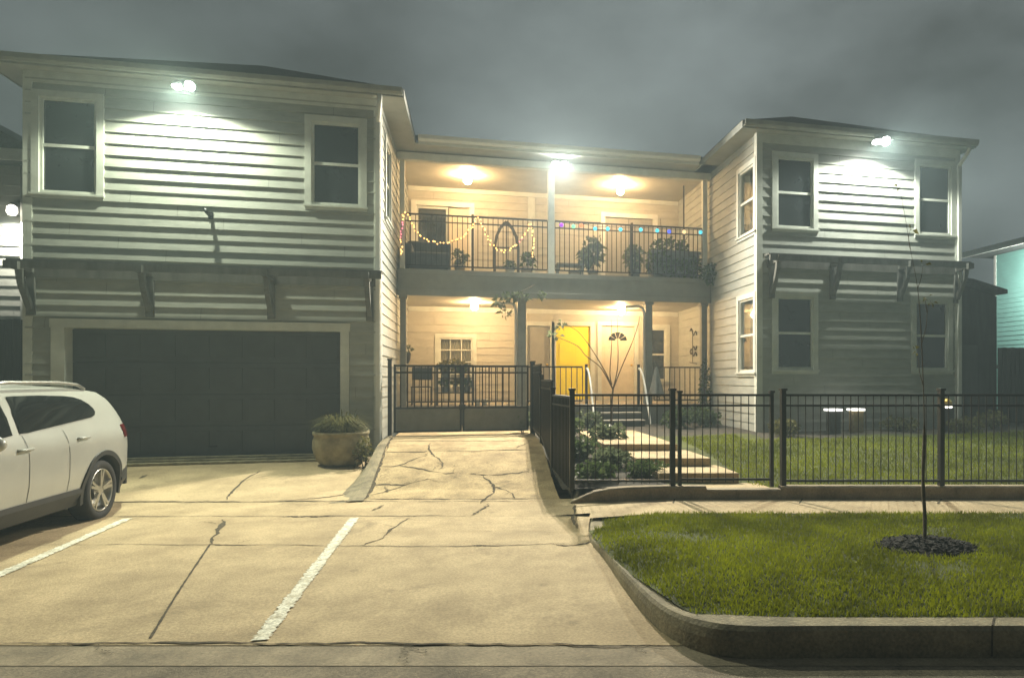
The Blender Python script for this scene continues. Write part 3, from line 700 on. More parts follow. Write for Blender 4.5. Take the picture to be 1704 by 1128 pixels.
def door(opening, mt, lab, fan=False, panels=True, parent=gl, kind='front_door'):
    a, b, z0, z1 = opening
    m = MB(); c = .12
    m.box(a-c, a, WY-.05, WY+.08, z0, z1+c); m.box(b, b+c, WY-.05, WY+.08, z0, z1+c); m.box(a, b, WY-.05, WY+.08, z1, z1+c); m.box(a, b, WY-.03, WY+.08, z0, z0+.04)
    m.build('door_frame', M['trim'], parent)
    m = MB(); m.box(a+.005, b-.005, WY+.03, WY+.07, z0+.045, z1-.005)
    if panels:
        hw = (b-a)/2
        for i in range(2):
            for zz in ((.2, .85), (1.0, 1.62)): m.box(a+.1+i*(hw-.03), a+hw-.07+i*(hw-.03), WY+.02, WY+.029, z0+zz[0], z0+zz[1])
    d = bevel(m.build(kind, mt, parent), .006); d['label'] = lab
    m = MB(); m.ball((b-.08, WY-.02, z0+1.02), .032, 10, 6); m.tube([(b-.08, WY+.028, z0+1.02), (b-.08, WY-.02, z0+1.02)], .014, 8); m.build('door_knob', M['gold'], d)
    if fan:
        cx, cz = (a+b)/2, z1-.42; m = MB()
        for i in range(5):
            a0 = math.pi*(i+.08)/5; a1 = math.pi*(i+.92)/5
            q = [(cx+.08*math.cos(a0), WY+.018, cz+.07*math.sin(a0))]+[(cx+.27*math.cos(a0+(a1-a0)*t/4), WY+.018, cz+.24*math.sin(a0+(a1-a0)*t/4)) for t in range(5)]+[(cx+.08*math.cos(a1), WY+.018, cz+.07*math.sin(a1))]
            m.add(q, [tuple(range(7))]); m.add([(x, y+.008, z) for x, y, z in q], [tuple(range(7))])
        m.build('fan_window', M['glass'], d)
    return d
door(dg, M['greydoor'], 'plain grey green door behind the porch post', panels=False)
door(dy, M['yellow'], 'bright yellow front door')
door(dc, M['cream'], 'cream front door with fan shaped glass at the top', fan=True)
# upper left opening: dark sliding window with a pale door leaf beside it
def up_opening(a, b, z1, xs, name):
    m = MB(); c = .13
    m.box(a-c, a, WY-.07, WY+.06, BZ, z1+c); m.box(b, b+c, WY-.05, WY+.06, BZ, z1+c); m.box(a, b, WY-.05, WY+.06, z1, z1+c); f = m.build('balcony_door_frame', M['white'], gl)
    for x0, x1, kind in xs:
        if kind == 'glass':
            m = MB(); s = .05
            m.box(x0, x0+s, WY-.0, WY+.05, BZ, z1); m.box(x1-s, x1, WY, WY+.05, BZ, z1); m.box(x0+s, x1-s, WY, WY+.05, z1-.07, z1); m.box(x0+s, x1-s, WY, WY+.05, BZ, BZ+.1)
            d = m.build('balcony_door', M['trim'], gl)
            m = MB(); m.box(x0+s, x1-s, WY+.02, WY+.03, BZ+.1, z1-.07); m.build('pane', M['glass'], d)
        else:
            m = MB(); n = 30
            m.box(x0, x1, WY+.035, WY+.05, BZ, z1)
            for i in range(8):
                q = x0+.02+i*(x1-x0-.04)/8; m.box(q, q+(x1-x0-.04)/8-.02, WY+.022, WY+.034, BZ+.06, z1-.06)
            m.build('balcony_door', M['greydoor'] if name == 'r' else M['cream'], gl)
up_opening(-1.45, -.06, 6.40, [(-1.45, -.63, 'glass'), (-.60, -.06, 'slats')], 'l')
up_opening(3.70, 5.12, 6.36, [(3.70, 4.40, 'slats'), (4.42, 5.12, 'slats')], 'r')
def railing(parent, x0, x1, y, z0, z1, step=.115, name='railing', mids=True):
    m = MB(); m.box(x0, x1, y-.02, y+.02, z1-.035, z1); m.box(x0, x1, y-.015, y+.015, z0+.08, z0+.11)
    if mids: m.box(x0, x1, y-.015, y+.015, z1-.19, z1-.165)
    n = int((x1-x0)/step)
    for i in range(n+1): q = x0+(x1-x0)*i/n; m.box(q-.009, q+.009, y-.0085, y+.0085, z0+.111, z1-.036)
    return m.build(name, M['black'], parent)
railing(gl, -1.49, 1.77, BY+.04, BZ+.02, 5.55, name='balcony_railing'); railing(gl, 1.95, 5.67, BY+.04, BZ+.02, 5.55, name='balcony_railing')
for x in (0.02, 3.86): m = MB(); m.box(x-.028, x+.028, BY+.065, BY+.12, BZ, 5.6); m.build('railing_post', M['black'], gl)
railing(gl, 1.28, 2.62, BY+.05, DZ, 2.05, .13, 'porch_railing', False); railing(gl, 4.42, 5.62, BY+.05, DZ, 2.05, .13, 'porch_railing', False); railing(gl, -1.45, 1.0, BY+.05, DZ, 2.05, .13, 'porch_railing', False)
# porch stairs
st = thing('porch_stairs', 'short dark porch stairs with curved white handrails below the cream door', 'stairs', (3.3, 15.9, .66))
for i, (ya, z) in enumerate(((15.42, .80), (15.76, .96), (16.10, 1.10))):
    m = MB(); m.box(2.78, 3.92, ya, 16.44, z-.035, z); bevel(m.build('tread', M['deck'], st), .01)
    m = MB(); m.box(2.80, 3.90, ya+.03, ya+.05, z-.17, z-.036); m.build('riser', M['dark_wood'], st)
for x in (2.70, 4.0):
    m = MB(); p = [(x, 16.46, 2.0), (x, 16.3, 1.98), (x, 16.05, 1.84), (x, 15.8, 1.55), (x, 15.6, 1.2), (x, 15.42, .95), (x, 15.32, .70)]
    q = smooth(p, 4)
    for a, b in zip(q, q[1:]): m.bar(a, b, .035, .05)
    m.build('handrail', M['white'], st)
    m = MB(); m.box(x-.03, x+.03, 16.44, 16.49, DZ, 2.1); m.build('newel', M['black'], st)

# ------------------------------------------------------------------ lamps
def aim(o, d): o.rotation_euler = Vector(d).to_track_quat('-Z', 'Y').to_euler()
def flood(loc, label, power, d, col, angle=150, blend=.8, heads=2, out=None, k=1):
    x, y, z = loc
    t = thing('floodlight', label, 'floodlight', loc, 'white floodlights under the eaves')
    m = MB(); m.box(x-.08, x+.08, y+.06, y+.09, z-.04, z+.12); m.tube([(x, y+.4, z+.04), (x, y+.02, z+.05)], .022, 8); m.build('bracket', M['white'], t)
    for i in range(heads):
        if i == 1 and out: d, power, angle, blend = out
        dv = Vector(d).normalized()
        q = Vector((x+(i-.5)*.2, y, z+.02)) if heads == 2 else Vector((x, y, z))
        m = MB(); m.tube([q-dv*.06, q-dv*.03, q+dv*.03, q+dv*.05], [.03*k, .06*k, .075*k, .075*k], 14); h = m.build('lamp_head', M['white'], t)
        m = MB(); m.tube([q+dv*.051, q+dv*.058], [.068*k, .066*k], 14); m.build('lens', M['flood'], h)
        l = bpy.data.lights.new('flood_lamp', 'SPOT'); l.energy = power; l.color = col; l.spot_size = R(angle); l.spot_blend = blend; l.shadow_soft_size = .05
        lo = bpy.data.objects.new('flood_lamp', l); COL.objects.link(lo); lo.parent = t; lo.location = (q+dv*.12)-Vector(loc); aim(lo, d)
flood((-4.78, FY-.45, 6.74), 'twin white floodlight glowing above the garage between two upper windows', 860, (.02, -.24, -1), (.92, 1.0, .76), 158, .3, 2, ((.05, -1, -.80), 2300, 108, .7), 1.15)
flood((2.04, BY-.20, 6.80), 'dazzling white floodlight at the head of the balcony post', 3900, (-.03, -1, -.60), (1, .94, .78), 146, 1.0, 2, None, 1.45)
flood((8.55, FY-.43, 6.84), 'dazzling white floodlight high on the wall above the lawn', 900, (-.04, -.25, -1), (.95, 1.0, .86), 158, .3, 2, ((-.15, -1, -.75), 2200, 108, .7), 1.4)
for (x, z, lab) in ((-.10, 6.78, 'warm globe lamp on the balcony ceiling left of the middle post'), (3.85, 6.75, 'warm globe lamp on the balcony ceiling right of the middle post'),
                    (.07, 3.60, 'warm globe lamp on the porch ceiling in front of the six pane window'), (3.97, 3.60, 'warm globe lamp on the porch ceiling in front of the cream door')):
    cz = EZ-.041 if z > 5 else CZ-.001
    ly = 18.35 if x > 3.9 else 17.9; t = thing('ceiling_lamp', lab, 'lamp', (x, ly, cz), 'warm globe ceiling lamps')
    m = MB(); m.lathe((x, ly, z), [(.075, cz-z), (.075, cz-z-.02), (.06, cz-z-.03), (.05, .075)], 16); m.build('base', M['white'], t)
    m = MB(); m.ball((x, ly, z-.02), .095, 14, 10); m.build('globe', M['bulb_warm'], t)

# ------------------------------------------------------------------ gates and fences
gt = thing('driveway_gate', 'black metal double driveway gate with upper pickets and solid lower panels', 'gate', (-.18, 13.8, .68))
for x0, x1 in ((-1.45, -.186), (-.180, 1.10)):
    m = MB(); y = 13.8
    m.box(x0, x0+.04, y-.02, y+.02, .72, 2.02); m.box(x1-.04, x1, y-.02, y+.02, .72, 2.02)
    for z in (.72, 1.17, 1.85, 1.98): m.box(x0+.04, x1-.04, y-.018, y+.018, z, z+.035)
    n = 10
    for i in range(1, n): q = x0+(x1-x0)*i/n; m.box(q-.012, q+.012, y-.009, y+.009, 1.206, 1.979)
    lf = m.build('gate_leaf', M['black'], gt)
    m = MB(); m.box(x0+.04, x1-.04, y-.008, y+.008, .756, 1.169); m.build('solid_panel', M['post'], lf)
m = MB(); m.box(-.24, -.12, 13.74, 13.775, 1.15, 1.25); m.build('latch', M['black'], gt)
for x, z in ((-1.52, 2.1), (1.17, 2.06)): m = MB(); m.box(x-.035, x+.035, 13.77, 13.84, .6, z); m.box(x-.045, x+.045, 13.76, 13.85, z, z+.03); m.build('gate_post', M['black'], gt)
def fence_run(t, P0, P1, zb0, zb1, zt, step=.1, mid=.14, pw=.0048):
    """rails + pickets between two points; zb ground heights, zt level top"""
    a = Vector((*P0, 0)); b = Vector((*P1, 0)); L = (b-a).length; m = MB()
    Z = lambda p, z: (p.x, p.y, z)
    m.bar(Z(a, zt), Z(b, zt), .03); m.bar(Z(a, zt-mid), Z(b, zt-mid), .026); m.bar(Z(a, zb0+.10), Z(b, zb1+.10), .03)
    n = max(2, int(L/step))
    for i in range(1, n):
        p = a+(b-a)*i/n; zb = zb0+(zb1-zb0)*i/n; m.bar(Z(p, zb+.06), Z(p, zt), pw*2)
    return m.build('fence_panel', M['black'], t)
def fpost(t, x, y, z0, z1, w=.065):
    m = MB(); m.box(x-w/2, x+w/2, y-w/2, y+w/2, z0, z1); m.box(x-w/2-.012, x+w/2+.012, y-w/2-.012, y+w/2+.012, z1, z1+.03); return m.build('fence_post', M['black'], t)
WF = 9.25; FZ = .28; FT = 1.53
def sx(x, w=WF): return ((x-1050)/1145*w)
ff = thing('front_fence', 'low black picket fence along the lawn edge beside the sidewalk', 'fence', S(3, WF, FZ))
rs_ = [sx(952), sx(1119)]
pts = [S(sx(952), WF), S(sx(1119), WF)]
fence_run(ff, pts[0][:2], pts[1][:2], FZ, FZ, FT)
xs = [sx(1303), sx(1566), sx(1566)+2.13, sx(1566)+4.3]
for a, b in zip(xs, xs[1:]): fence_run(ff, S(a, WF)[:2], S(b, WF)[:2], FZ, FZ, FT)
for r in [sx(952), sx(1119)]+xs: p = S(r, WF); fpost(ff, p[0], p[1], FZ-.02, FT+.06)
pgate = thing('pedestrian_gate', 'narrow black picket gate at the foot of the garden steps', 'gate', S(1.2, WF, FZ))
fence_run(pgate, S(sx(1131), WF)[:2], S(sx(1284), WF)[:2], FZ+.02, FZ+.02, FT)
for r in (sx(1131), sx(1284)): p = S(r, WF); fpost(pgate, p[0], p[1], FZ+.02, FT+.03, .045)
sf = thing('side_fence', 'stepped black picket fence climbing beside the cracked driveway ramp', 'fence', (1.22, 11.5, .3))
p0 = S(sx(952), WF)
stp = [(p0[0], p0[1]+.04, 1.50), (1.20, 10.45, 1.52), (1.19, 12.1, 1.72), (1.19, 13.72, 2.0)]
for (xa, ya, za), (xb, yb, zb) in zip(stp, stp[1:]):
    ga, gb = z_ramp(1.15, ya)+.02, z_ramp(1.15, yb)+.02
    fence_run(sf, (xa, ya+.03), (xb, yb-.03), ga, gb, zb if zb != 1.52 else 1.5, .085, .13, .013)
    m = MB(); 
    m.add([(xa+.012, ya+.05, ga+.02), (xb+.012, yb-.05, gb+.02), (xb+.012, yb-.05, (zb if zb != 1.52 else 1.5)-.17), (xa+.012, ya+.05, (zb if zb != 1.52 else 1.5)-.17),
           (xa+.02, ya+.05, ga+.02), (xb+.02, yb-.05, gb+.02), (xb+.02, yb-.05, (zb if zb != 1.52 else 1.5)-.17), (xa+.02, ya+.05, (zb if zb != 1.52 else 1.5)-.17)],
          [(0, 1, 2, 3), (7, 6, 5, 4), (0, 4, 5, 1), (1, 5, 6, 2), (2, 6, 7, 3), (3, 7, 4, 0)])
    m.build('privacy_screen', M['fence_wood'], sf)
for x, y, z in stp[1:]: fpost(sf, x, y, z_ramp(1.15, y)-.05, z+.07, .06)
# low wall under the front fence, with a rounded nose at the drive
lwall = MB(); rr = [(-.80, .02), (-.66, .07), (-.5, .13), (-.3, .16)]+[(q*.5, .165) for q in range(0, 27)]
for (r0, h0), (r1, h1) in zip(rr, rr[1:]):
    za, zb = z_walk(r0, 9.2), z_walk(r1, 9.2)
    if r0 >= .62 and r1 <= 2.0: h0 = h1 = .125
    prof = lambda r, z, h: [S(r, 9.13, z-.08), S(r, 9.14, z+h-.015), S(r, 9.155, z+h), S(r, 9.34, z+h), S(r, 9.345, z-.08)]
    A, B = prof(r0, za, h0), prof(r1, zb, h1)
    for j in range(4): lwall.quad(A[j], B[j], B[j+1], A[j+1])
tag(lwall.build('low_wall', M['gutter']), 'low dark faced concrete edging wall under the front fence', 'wall')

# ------------------------------------------------------------------ car
car = thing('parked_car', 'white sport utility car parked nose to the street left of the painted line', 'car', (-5.35, 8.2, .03))
CX, CYR, CZ0 = -5.36, 10.62, .035
ZR = [(0, .93), (.03, 1.0), (.09, 1.1), (.17, 1.22), (.30, 1.40), (.42, 1.54), (.55, 1.625), (.8, 1.665), (1.4, 1.70), (2.2, 1.705), (2.8, 1.67), (3.2, 1.53), (3.6, 1.33), (3.85, 1.17), (4.1, 1.10), (4.6, 1.0), (4.82, .88), (4.92, .7)]
def hw(yl, z):
    b = lerp([(.2, .93), (.45, .955), (.62, .985), (.85, .99), (1.0, .982), (1.10, .955), (1.16, .925), (1.3, .865), (1.5, .775), (1.62, .70), (1.72, .60)], z)
    if yl < .7: b *= 1-.20*((.7-yl)/.7)**2.4
    if yl > 4.2: b *= 1-.26*((yl-4.2)/.72)**2.2
    return b
AR = .425; WHE = (.97, 3.87); WZ = .365
def zlow(yl):
    z = lerp([(0, .50), (.25, .44), (4.6, .42), (4.92, .45)], yl)
    for c in WHE:
        if abs(yl-c) < AR: z = max(z, WZ+math.sqrt(AR*AR-(yl-c)**2))
    return z
def C(x, yl, z): return (CX+x, CYR-yl, CZ0+(z if z < .8 else .8+(z-.8)*.90))
st_ = sorted(set([round(i*.06, 3) for i in range(83)]+[round(c+AR*s, 4) for c in WHE for s in (-1, -.995, -.98, -.95, -.9, .9, .95, .98, .995, 1)]))
st_ = [y for y in st_ if y <= 4.92]
m = MB(); cols = []; K = 18; KR = 7
for y in st_:
    zl, zr = zlow(y), lerp(ZR, y); zl = min(zl, zr-.03); col = []
    for k in range(K+1): z = zl+(zr-zl)*k/K; col.append((hw(y, z), z))
    he, ze = col[-1]
    for k in range(1, KR+1):
        t = k/KR; cr = .055 if y < 3.3 else .07
        col.append((he*(1-t), ze+cr*(1-(1-t)**2)*min(1, max(.1, y/.5))))
    cols.append(col)
for sg in (1, -1):
    vs = [C(sg*x, y, z) for y, col in zip(st_, cols) for x, z in col]; n = K+KR+1; fs = []
    for i in range(len(st_)-1):
        for k in range(n-1): fs.append((i*n+k, (i+1)*n+k, (i+1)*n+k+1, i*n+k+1))
    fs.append(tuple(range(n))); fs.append(tuple((len(st_)-1)*n+k for k in range(n)))
    m.add(vs, fs, 0, True)
body = m.build('body', M['paint'], car)
def glassp(name, prof, off=.008, K=6):
    """strip of glass following the body side; prof = [(yl, zbottom, ztop)]"""
    for sg in (1, -1):
        m = MB(); n = K+1; vs = []
        for y, a, b in prof:
            for k in range(n): z = a+(b-a)*k/K; vs.append(C(sg*(hw(y, z)+off), y, z))
        fs = [(i*n+k, (i+1)*n+k, (i+1)*n+k+1, i*n+k+1) for i in range(len(prof)-1) for k in range(n-1)]
        m.add(vs, fs, 0, True); m.build(name, M['carglass'], car)
glassp('side_window', [(.88, 1.365, 1.41), (.93, 1.325, 1.475), (1.02, 1.30, 1.535), (1.15, 1.29, 1.575), (1.35, 1.275, 1.595), (1.8, 1.24, 1.612), (2.2, 1.21, 1.615), (2.32, 1.20, 1.612), (2.40, 1.20, 1.42), (2.46, 1.198, 1.20)])
glassp('side_window', [(2.47, 1.60, 1.61), (2.52, 1.38, 1.605), (2.58, 1.19, 1.60), (2.9, 1.165, 1.575), (3.2, 1.15, 1.47), (3.5, 1.14, 1.30), (3.64, 1.14, 1.18)])
m = MB(); n = 9                                             # rear window
for i in range(6):
    for j in range(n):
        def G(i, j): z = 1.20+i*.055; y = lerp([(q[1], q[0]) for q in ZR[:8]], z)-.012; x = (j/n*2-1)*(hw(y, z)-.09); return C(x, y-.02*(1-abs(j/n*2-1)), z+.012)
        m.quad(G(i, j), G(i, j+1), G(i+1, j+1), G(i+1, j))
m.build('rear_window', M['carglass'], car)
for sg in (1, -1):
    for c in WHE:                                            # wheel and arch lining
        m = MB(); n = 40
        for i in range(n):
            a0, a1 = -.25+(math.pi+.5)*i/n, -.25+(math.pi+.5)*(i+1)/n
            def Pp(a, r, o): y = c+r*math.cos(a); z = max(.22, WZ+r*math.sin(a)); return C(sg*(min(hw(y, z), .985)+o), y, z)
            for (ra, oa), (rb, ob) in (((AR-.012, -.03), (AR-.004, .016)), ((AR-.004, .016), (AR+.055, .016)), ((AR+.055, .016), (AR+.062, -.01))):
                m.quad(Pp(a0, ra, oa), Pp(a1, ra, oa), Pp(a1, rb, ob), Pp(a0, rb, ob))
            m.quad(Pp(a0, AR-.012, -.03), Pp(a1, AR-.012, -.03), Pp(a1, AR-.012, -.38), Pp(a0, AR-.012, -.38))
            m.quad(Pp(a0, AR-.012, -.38), Pp(a1, AR-.012, -.38), C(sg*.6, c, WZ), C(sg*.6, c, WZ))
        m.build('wheel_arch', M['plastic'], car)
        xo = .965; wc = lambda x, r, a: C(sg*x, c+r*math.cos(a), WZ+r*math.sin(a)-.005)
        def ringm(prof, n=40):
            m = MB(); vs = [wc(x, r, 2*math.pi*j/n) for x, r in prof for j in range(n)]
            fs = [(i*n+j, i*n+(j+1) % n, (i+1)*n+(j+1) % n, (i+1)*n+j) for i in range(len(prof)-1) for j in range(n)]
            return m.add(vs, fs, 0, True)
        wl = ringm([(xo-.22, .24), (xo-.23, .33), (xo-.20, .36), (xo-.03, .36), (xo-.005, .345), (xo, .31), (xo-.004, .275), (xo-.03, .258)]).build('wheel', M['tyre'], car)
        mm = ringm([(xo-.02, .262), (xo-.008, .256), (xo-.012, .245), (xo-.05, .238), (xo-.12, .225), (xo-.125, .03)])
        for i in range(5):
            for e in (-.12, .12):
                a = 2*math.pi*i/5+.4
                p0 = wc(xo-.03, .05, a+e*.6); p1 = wc(xo-.022, .245, a+e); mm.bar(p0, p1, .03, .034)
        vs = [wc(xo-.02, .062, 2*math.pi*j/16) for j in range(16)]; mm.add(vs, [tuple(range(16))]); mm.add([wc(xo-.06, .075, 2*math.pi*j/16) for j in range(16)]+vs, [(j, (j+1) % 16, 16+(j+1) % 16, 16+j) for j in range(16)])
        mm.build('rim', M['alloy'], wl)
    m = MB()                                                 # sill cladding
    ys = [1.42+i*(3.42-1.42)/12 for i in range(13)]
    for a, b in zip(ys, ys[1:]):
        q = lambda y: [C(sg*(hw(y, .45)+.012), y, .455), C(sg*(hw(y, .45)+.016), y, .40), C(sg*.90, y, .25), C(sg*.5, y, .24)]
        A, B = q(a), q(b)
        for j in range(3): m.quad(A[j], B[j], B[j+1], A[j+1])
    m.build('sill', M['plastic'], car)
    m = MB()                                                 # rail on the roof
    m.tube([C(sg*.66, .75, 1.675), C(sg*.655, .9, 1.735), C(sg*.65, 1.3, 1.765), C(sg*.65, 2.2, 1.77), C(sg*.65, 2.55, 1.745), C(sg*.655, 2.7, 1.70)], .018, 8); m.build('roof_rail', M['alloy'], car)
    for yh, zh in ((1.42, 1.055), (2.50, 1.02)):
        m = MB(); q = [C(sg*(hw(y, zh)+o), y, zh+dz) for y, o, dz in ((yh-.11, .0, 0), (yh-.09, .03, .004), (yh+.09, .03, .0), (yh+.11, 0, -.002))]; m.tube(q, .014, 8); m.build('door_handle', M['paint'], car)
    m = MB(); m.ball(C(sg*1.08, 3.12, 1.14), .1, 12, 8, 0, (.9, .7, .75)); m.tube([C(sg*.93, 3.15, 1.1), C(sg*1.03, 3.13, 1.11)], .03, 8); m.build('wing_mirror', M['paint'], car)
    m = MB()
    for i in range(6):
        for k in range(4):
            def T(i, k): y = .02+i*.07; z = .98+k*.045; zz = min(z, lerp(ZR, y)-.01); return C(sg*(hw(y, zz)+.006), y-.004, zz)
            m.quad(T(i, k), T(i+1, k), T(i+1, k+1), T(i, k+1))
    m.build('tail_light', M['red'], car)
    for za, zb in ((.46, 1.18),):                            # shut lines
        for yy in (1.72, 2.44):
            m = MB()
            for k in range(10): z0, z1 = za+(zb-za)*k/10, za+(zb-za)*(k+1)/10; m.quad(C(sg*(hw(yy, z0)+.002), yy-.005, z0), C(sg*(hw(yy, z0)+.002), yy+.005, z0), C(sg*(hw(yy, z1)+.002), yy+.005, z1), C(sg*(hw(yy, z1)+.002), yy-.005, z1))
            m.build('door_gap', M['plastic'], car)
m = MB(); ys = [-.02, .03, .12, .3, .50]                     # rear bumper, dark lower part
for sg in (1, -1):
    for a, b in zip(ys, ys[1:]):
        q = lambda y: [C(sg*(hw(max(0, y), .5)+.012), y, .62 if y < .35 else .50), C(sg*(hw(max(0, y), .5)+.014), y, .42), C(sg*(hw(max(0, y), .5)-.05), y, .30)]
        A, B = q(a), q(b)
        for j in range(2): m.quad(A[j], B[j], B[j+1], A[j+1])
m.box(CX-.8, CX+.8, CYR-.02, CYR+.022, CZ0+.30, CZ0+.60); m.build('rear_bumper', M['plastic'], car)
m = MB(); m.box(CX-.85, CX+.85, CYR-4.6, CYR-.3, CZ0+.24, CZ0+.40); m.build('underbody', M['plastic'], car)
m = MB(); m.box(CX-.26, CX+.26, CYR+.002, CYR+.012, CZ0+.74, CZ0+.86); m.build('number_plate', M['white'], car)

# ------------------------------------------------------------------ neighbours, boundary fences
nh = thing('siding_house', 'neighbouring pale sided house at the far left edge beyond the garage', 'house', (-10, 16, .3))
m = MB(); siding(m, (0, 16.2, 0), XU, FN, -14, -8.65, .3, 6.1, []); siding(m, (-8.65, 0, 0), (0, 1, 0), (1, 0, 0), 16.2, 22, .3, 6.1, []); m.build('wall', M['siding'], nh)
m = MB(); m.prism([(-15, 6.0), (-8.3, 6.0), (-8.3, 6.2), (-11.5, 8.1), (-15, 6.6)], 'y', 15.7, 22); m.build('roof', M['roof'], nh)
m = MB(); m.box(-15, -8.28, 15.66, 15.70, 5.98, 6.2); m.build('fascia', M['trim'], nh)
m = MB(); m.tube([(-8.72, 16.12, .4), (-8.72, 16.12, 6.0)], .05, 8); m.build('downspout', M['white'], nh)
wl_ = thing('wall_lamp', 'small white wall lamp on the neighbouring house at the left edge', 'lamp', (-8.85, 16.1, 5.1))
m = MB(); m.box(-8.93, -8.77, 16.09, 16.16, 5.0, 5.25); m.build('bracket', M['black'], wl_)
m = MB(); m.lathe((-8.85, 16.0, 5.02), [(.03, .16), (.08, .12), (.09, .02), (.06, -.04)], 14); m.build('shade', M['walllamp'], wl_)
l = bpy.data.lights.new('neighbour_spot', 'SPOT'); l.energy = 420; l.color = (1, .97, .84); l.spot_size = R(165); l.spot_blend = .6; l.shadow_soft_size = .08
lo = bpy.data.objects.new('neighbour_spot', l); COL.objects.link(lo); lo.parent = wl_; lo.location = (0, -.12, -.22); aim(lo, (-.1, -.2, -1))
bf = thing('board_fence', 'dark board fence between the garage house and its left neighbour', 'fence', (-8, 14.4, .3))
m = MB()
for i in range(20): x = -9.6+i*.118; m.box(x, x+.108, 14.4, 14.425, .2, 2.8+.01*(i % 3))
m.build('boards', M['fence_wood'], bf)
m = MB(); m.box(-9.6, -7.36, 14.43, 14.48, .8, .9); m.box(-9.6, -7.36, 14.43, 14.48, 2.2, 2.3); m.build('rail', M['fence_wood'], bf)
tl = thing('teal_house', 'teal sided neighbouring house with white eave at the right edge', 'house', (18, 15, .4))
m = MB(); siding(m, (17, 0, 0), (0, 1, 0), (-1, 0, 0), 9, 19.6, .4, 5.85, [], .15, .012); siding(m, (0, 19.6, 0), XU, (0, 1, 0), 17, 26, .4, 5.85, [], .15, .012); siding(m, (0, 9, 0), XU, FN, 17, 26, .4, 5.85, [], .15, .012); m.build('wall', M['teal'], tl)
m = MB(); m.box(16.97, 17.05, 19.55, 19.64, .4, 5.84); m.build('corner_trim', M['trim'], tl)
m = MB(); m.prism([(16.2, 5.86), (27, 5.86), (27, 7.9), (16.2, 6.02)], 'y', 8.3, 20.2); m.build('roof', M['roof'], tl)
m = MB(); m.box(16.14, 16.195, 8.3, 20.2, 5.82, 6.0); m.build('fascia', M['white'], tl)
tlamp = thing('wall_lamp', 'white wall lamp on the side of the teal house facing the shed', 'lamp', (16.9, 16.4, 5.0))
m = MB(); m.box(16.92, 16.98, 16.3, 16.5, 4.9, 5.15); m.build('bracket', M['black'], tlamp)
m = MB(); m.lathe((16.75, 16.4, 4.9), [(.03, .16), (.08, .12), (.09, .02), (.06, -.04)], 14); m.build('shade', M['walllamp'], tlamp)
l = bpy.data.lights.new('side_spot', 'SPOT'); l.energy = 900; l.color = (1, .97, .9); l.spot_size = R(170); l.spot_blend = .5; l.shadow_soft_size = .08
lo = bpy.data.objects.new('side_spot', l); COL.objects.link(lo); lo.parent = tlamp; lo.location = (-.6, .2, -.25); aim(lo, (.35, 1, -.35))
sh = thing('dark_shed', 'tall dark shed with a sloping roof right of the white downspout', 'shed', (12.2, 15.5, .4))
m = MB(); m.prism([(11.15, .3), (13.05, .3), (13.05, 3.85), (12.2, 4.05), (11.15, 4.15)], 'y', 15, 18.5); m.build('wall', M['fence_wood'], sh)
m = MB(); m.prism([(11.0, 4.22), (12.2, 4.12), (13.2, 3.9), (13.2, 4.0), (12.2, 4.24), (11.0, 4.34)], 'y', 14.8, 18.7); m.build('roof', M['roof'], sh)
m = MB(); m.box(11.55, 12.45, 14.96, 14.999, .5, 2.6); m.build('door', M['dark_wood'], sh)
tf = thing('tall_fence', 'tall dark board fence standing right of the shed', 'fence', (13.3, 14.8, .4))
m = MB()
for i in range(7): x = 12.75+i*.125; m.box(x, x+.115, 14.6, 14.63, .3, 2.52+.008*(i % 2))
m.build('boards', M['fence_wood'], tf)
m = MB(); m.box(12.75, 13.62, 14.635, 14.68, .9, .99); m.box(12.75, 13.62, 14.635, 14.68, 2.0, 2.09); m.build('rail', M['fence_wood'], tf)
bw = thing('stucco_wall', 'grey boundary wall at the right edge below the teal house', 'wall', (15, 15.2, .4))
m = MB(); m.box(13.75, 16.0, 15.1, 15.3, .3, 2.1); m.build('panel', M['slab'], bw); m = MB(); m.box(13.72, 16.03, 15.05, 15.35, 2.1, 2.17); m.build('coping', M['trim'], bw)

# ------------------------------------------------------------------ plants
def plant(name, loc, rad, n, size, mt, label, group=None, stems=5, seed=1, cat='plant', lift=.5):
    g = random.Random(seed); t = thing(name, label, cat, loc, group)
    m = MB(); x, y, z = loc
    for i in range(stems):
        a = g.random()*6.28; e = (x+rad[0]*.7*math.cos(a), y+rad[1]*.7*math.sin(a), z+rad[2]*g.uniform(1, 1.8))
        m.tube([(x+.02*math.cos(a), y+.02*math.sin(a), z-.02), ((x+e[0])/2, (y+e[1])/2, z+rad[2]*.7), e], [.008, .006, .003], 5)
    m.build('stems', M['bark'], t)
    m = MB()
    for i in range(5):
        c = (x+g.uniform(-.35, .35)*rad[0], y+g.uniform(-.35, .35)*rad[1], z+rad[2]*g.uniform(.7, 1.3))
        m.leaves(c, tuple(r*g.uniform(.55, .8) for r in rad), n//5, size, g, 0, .4)
    m.build('foliage', mt, t); return t
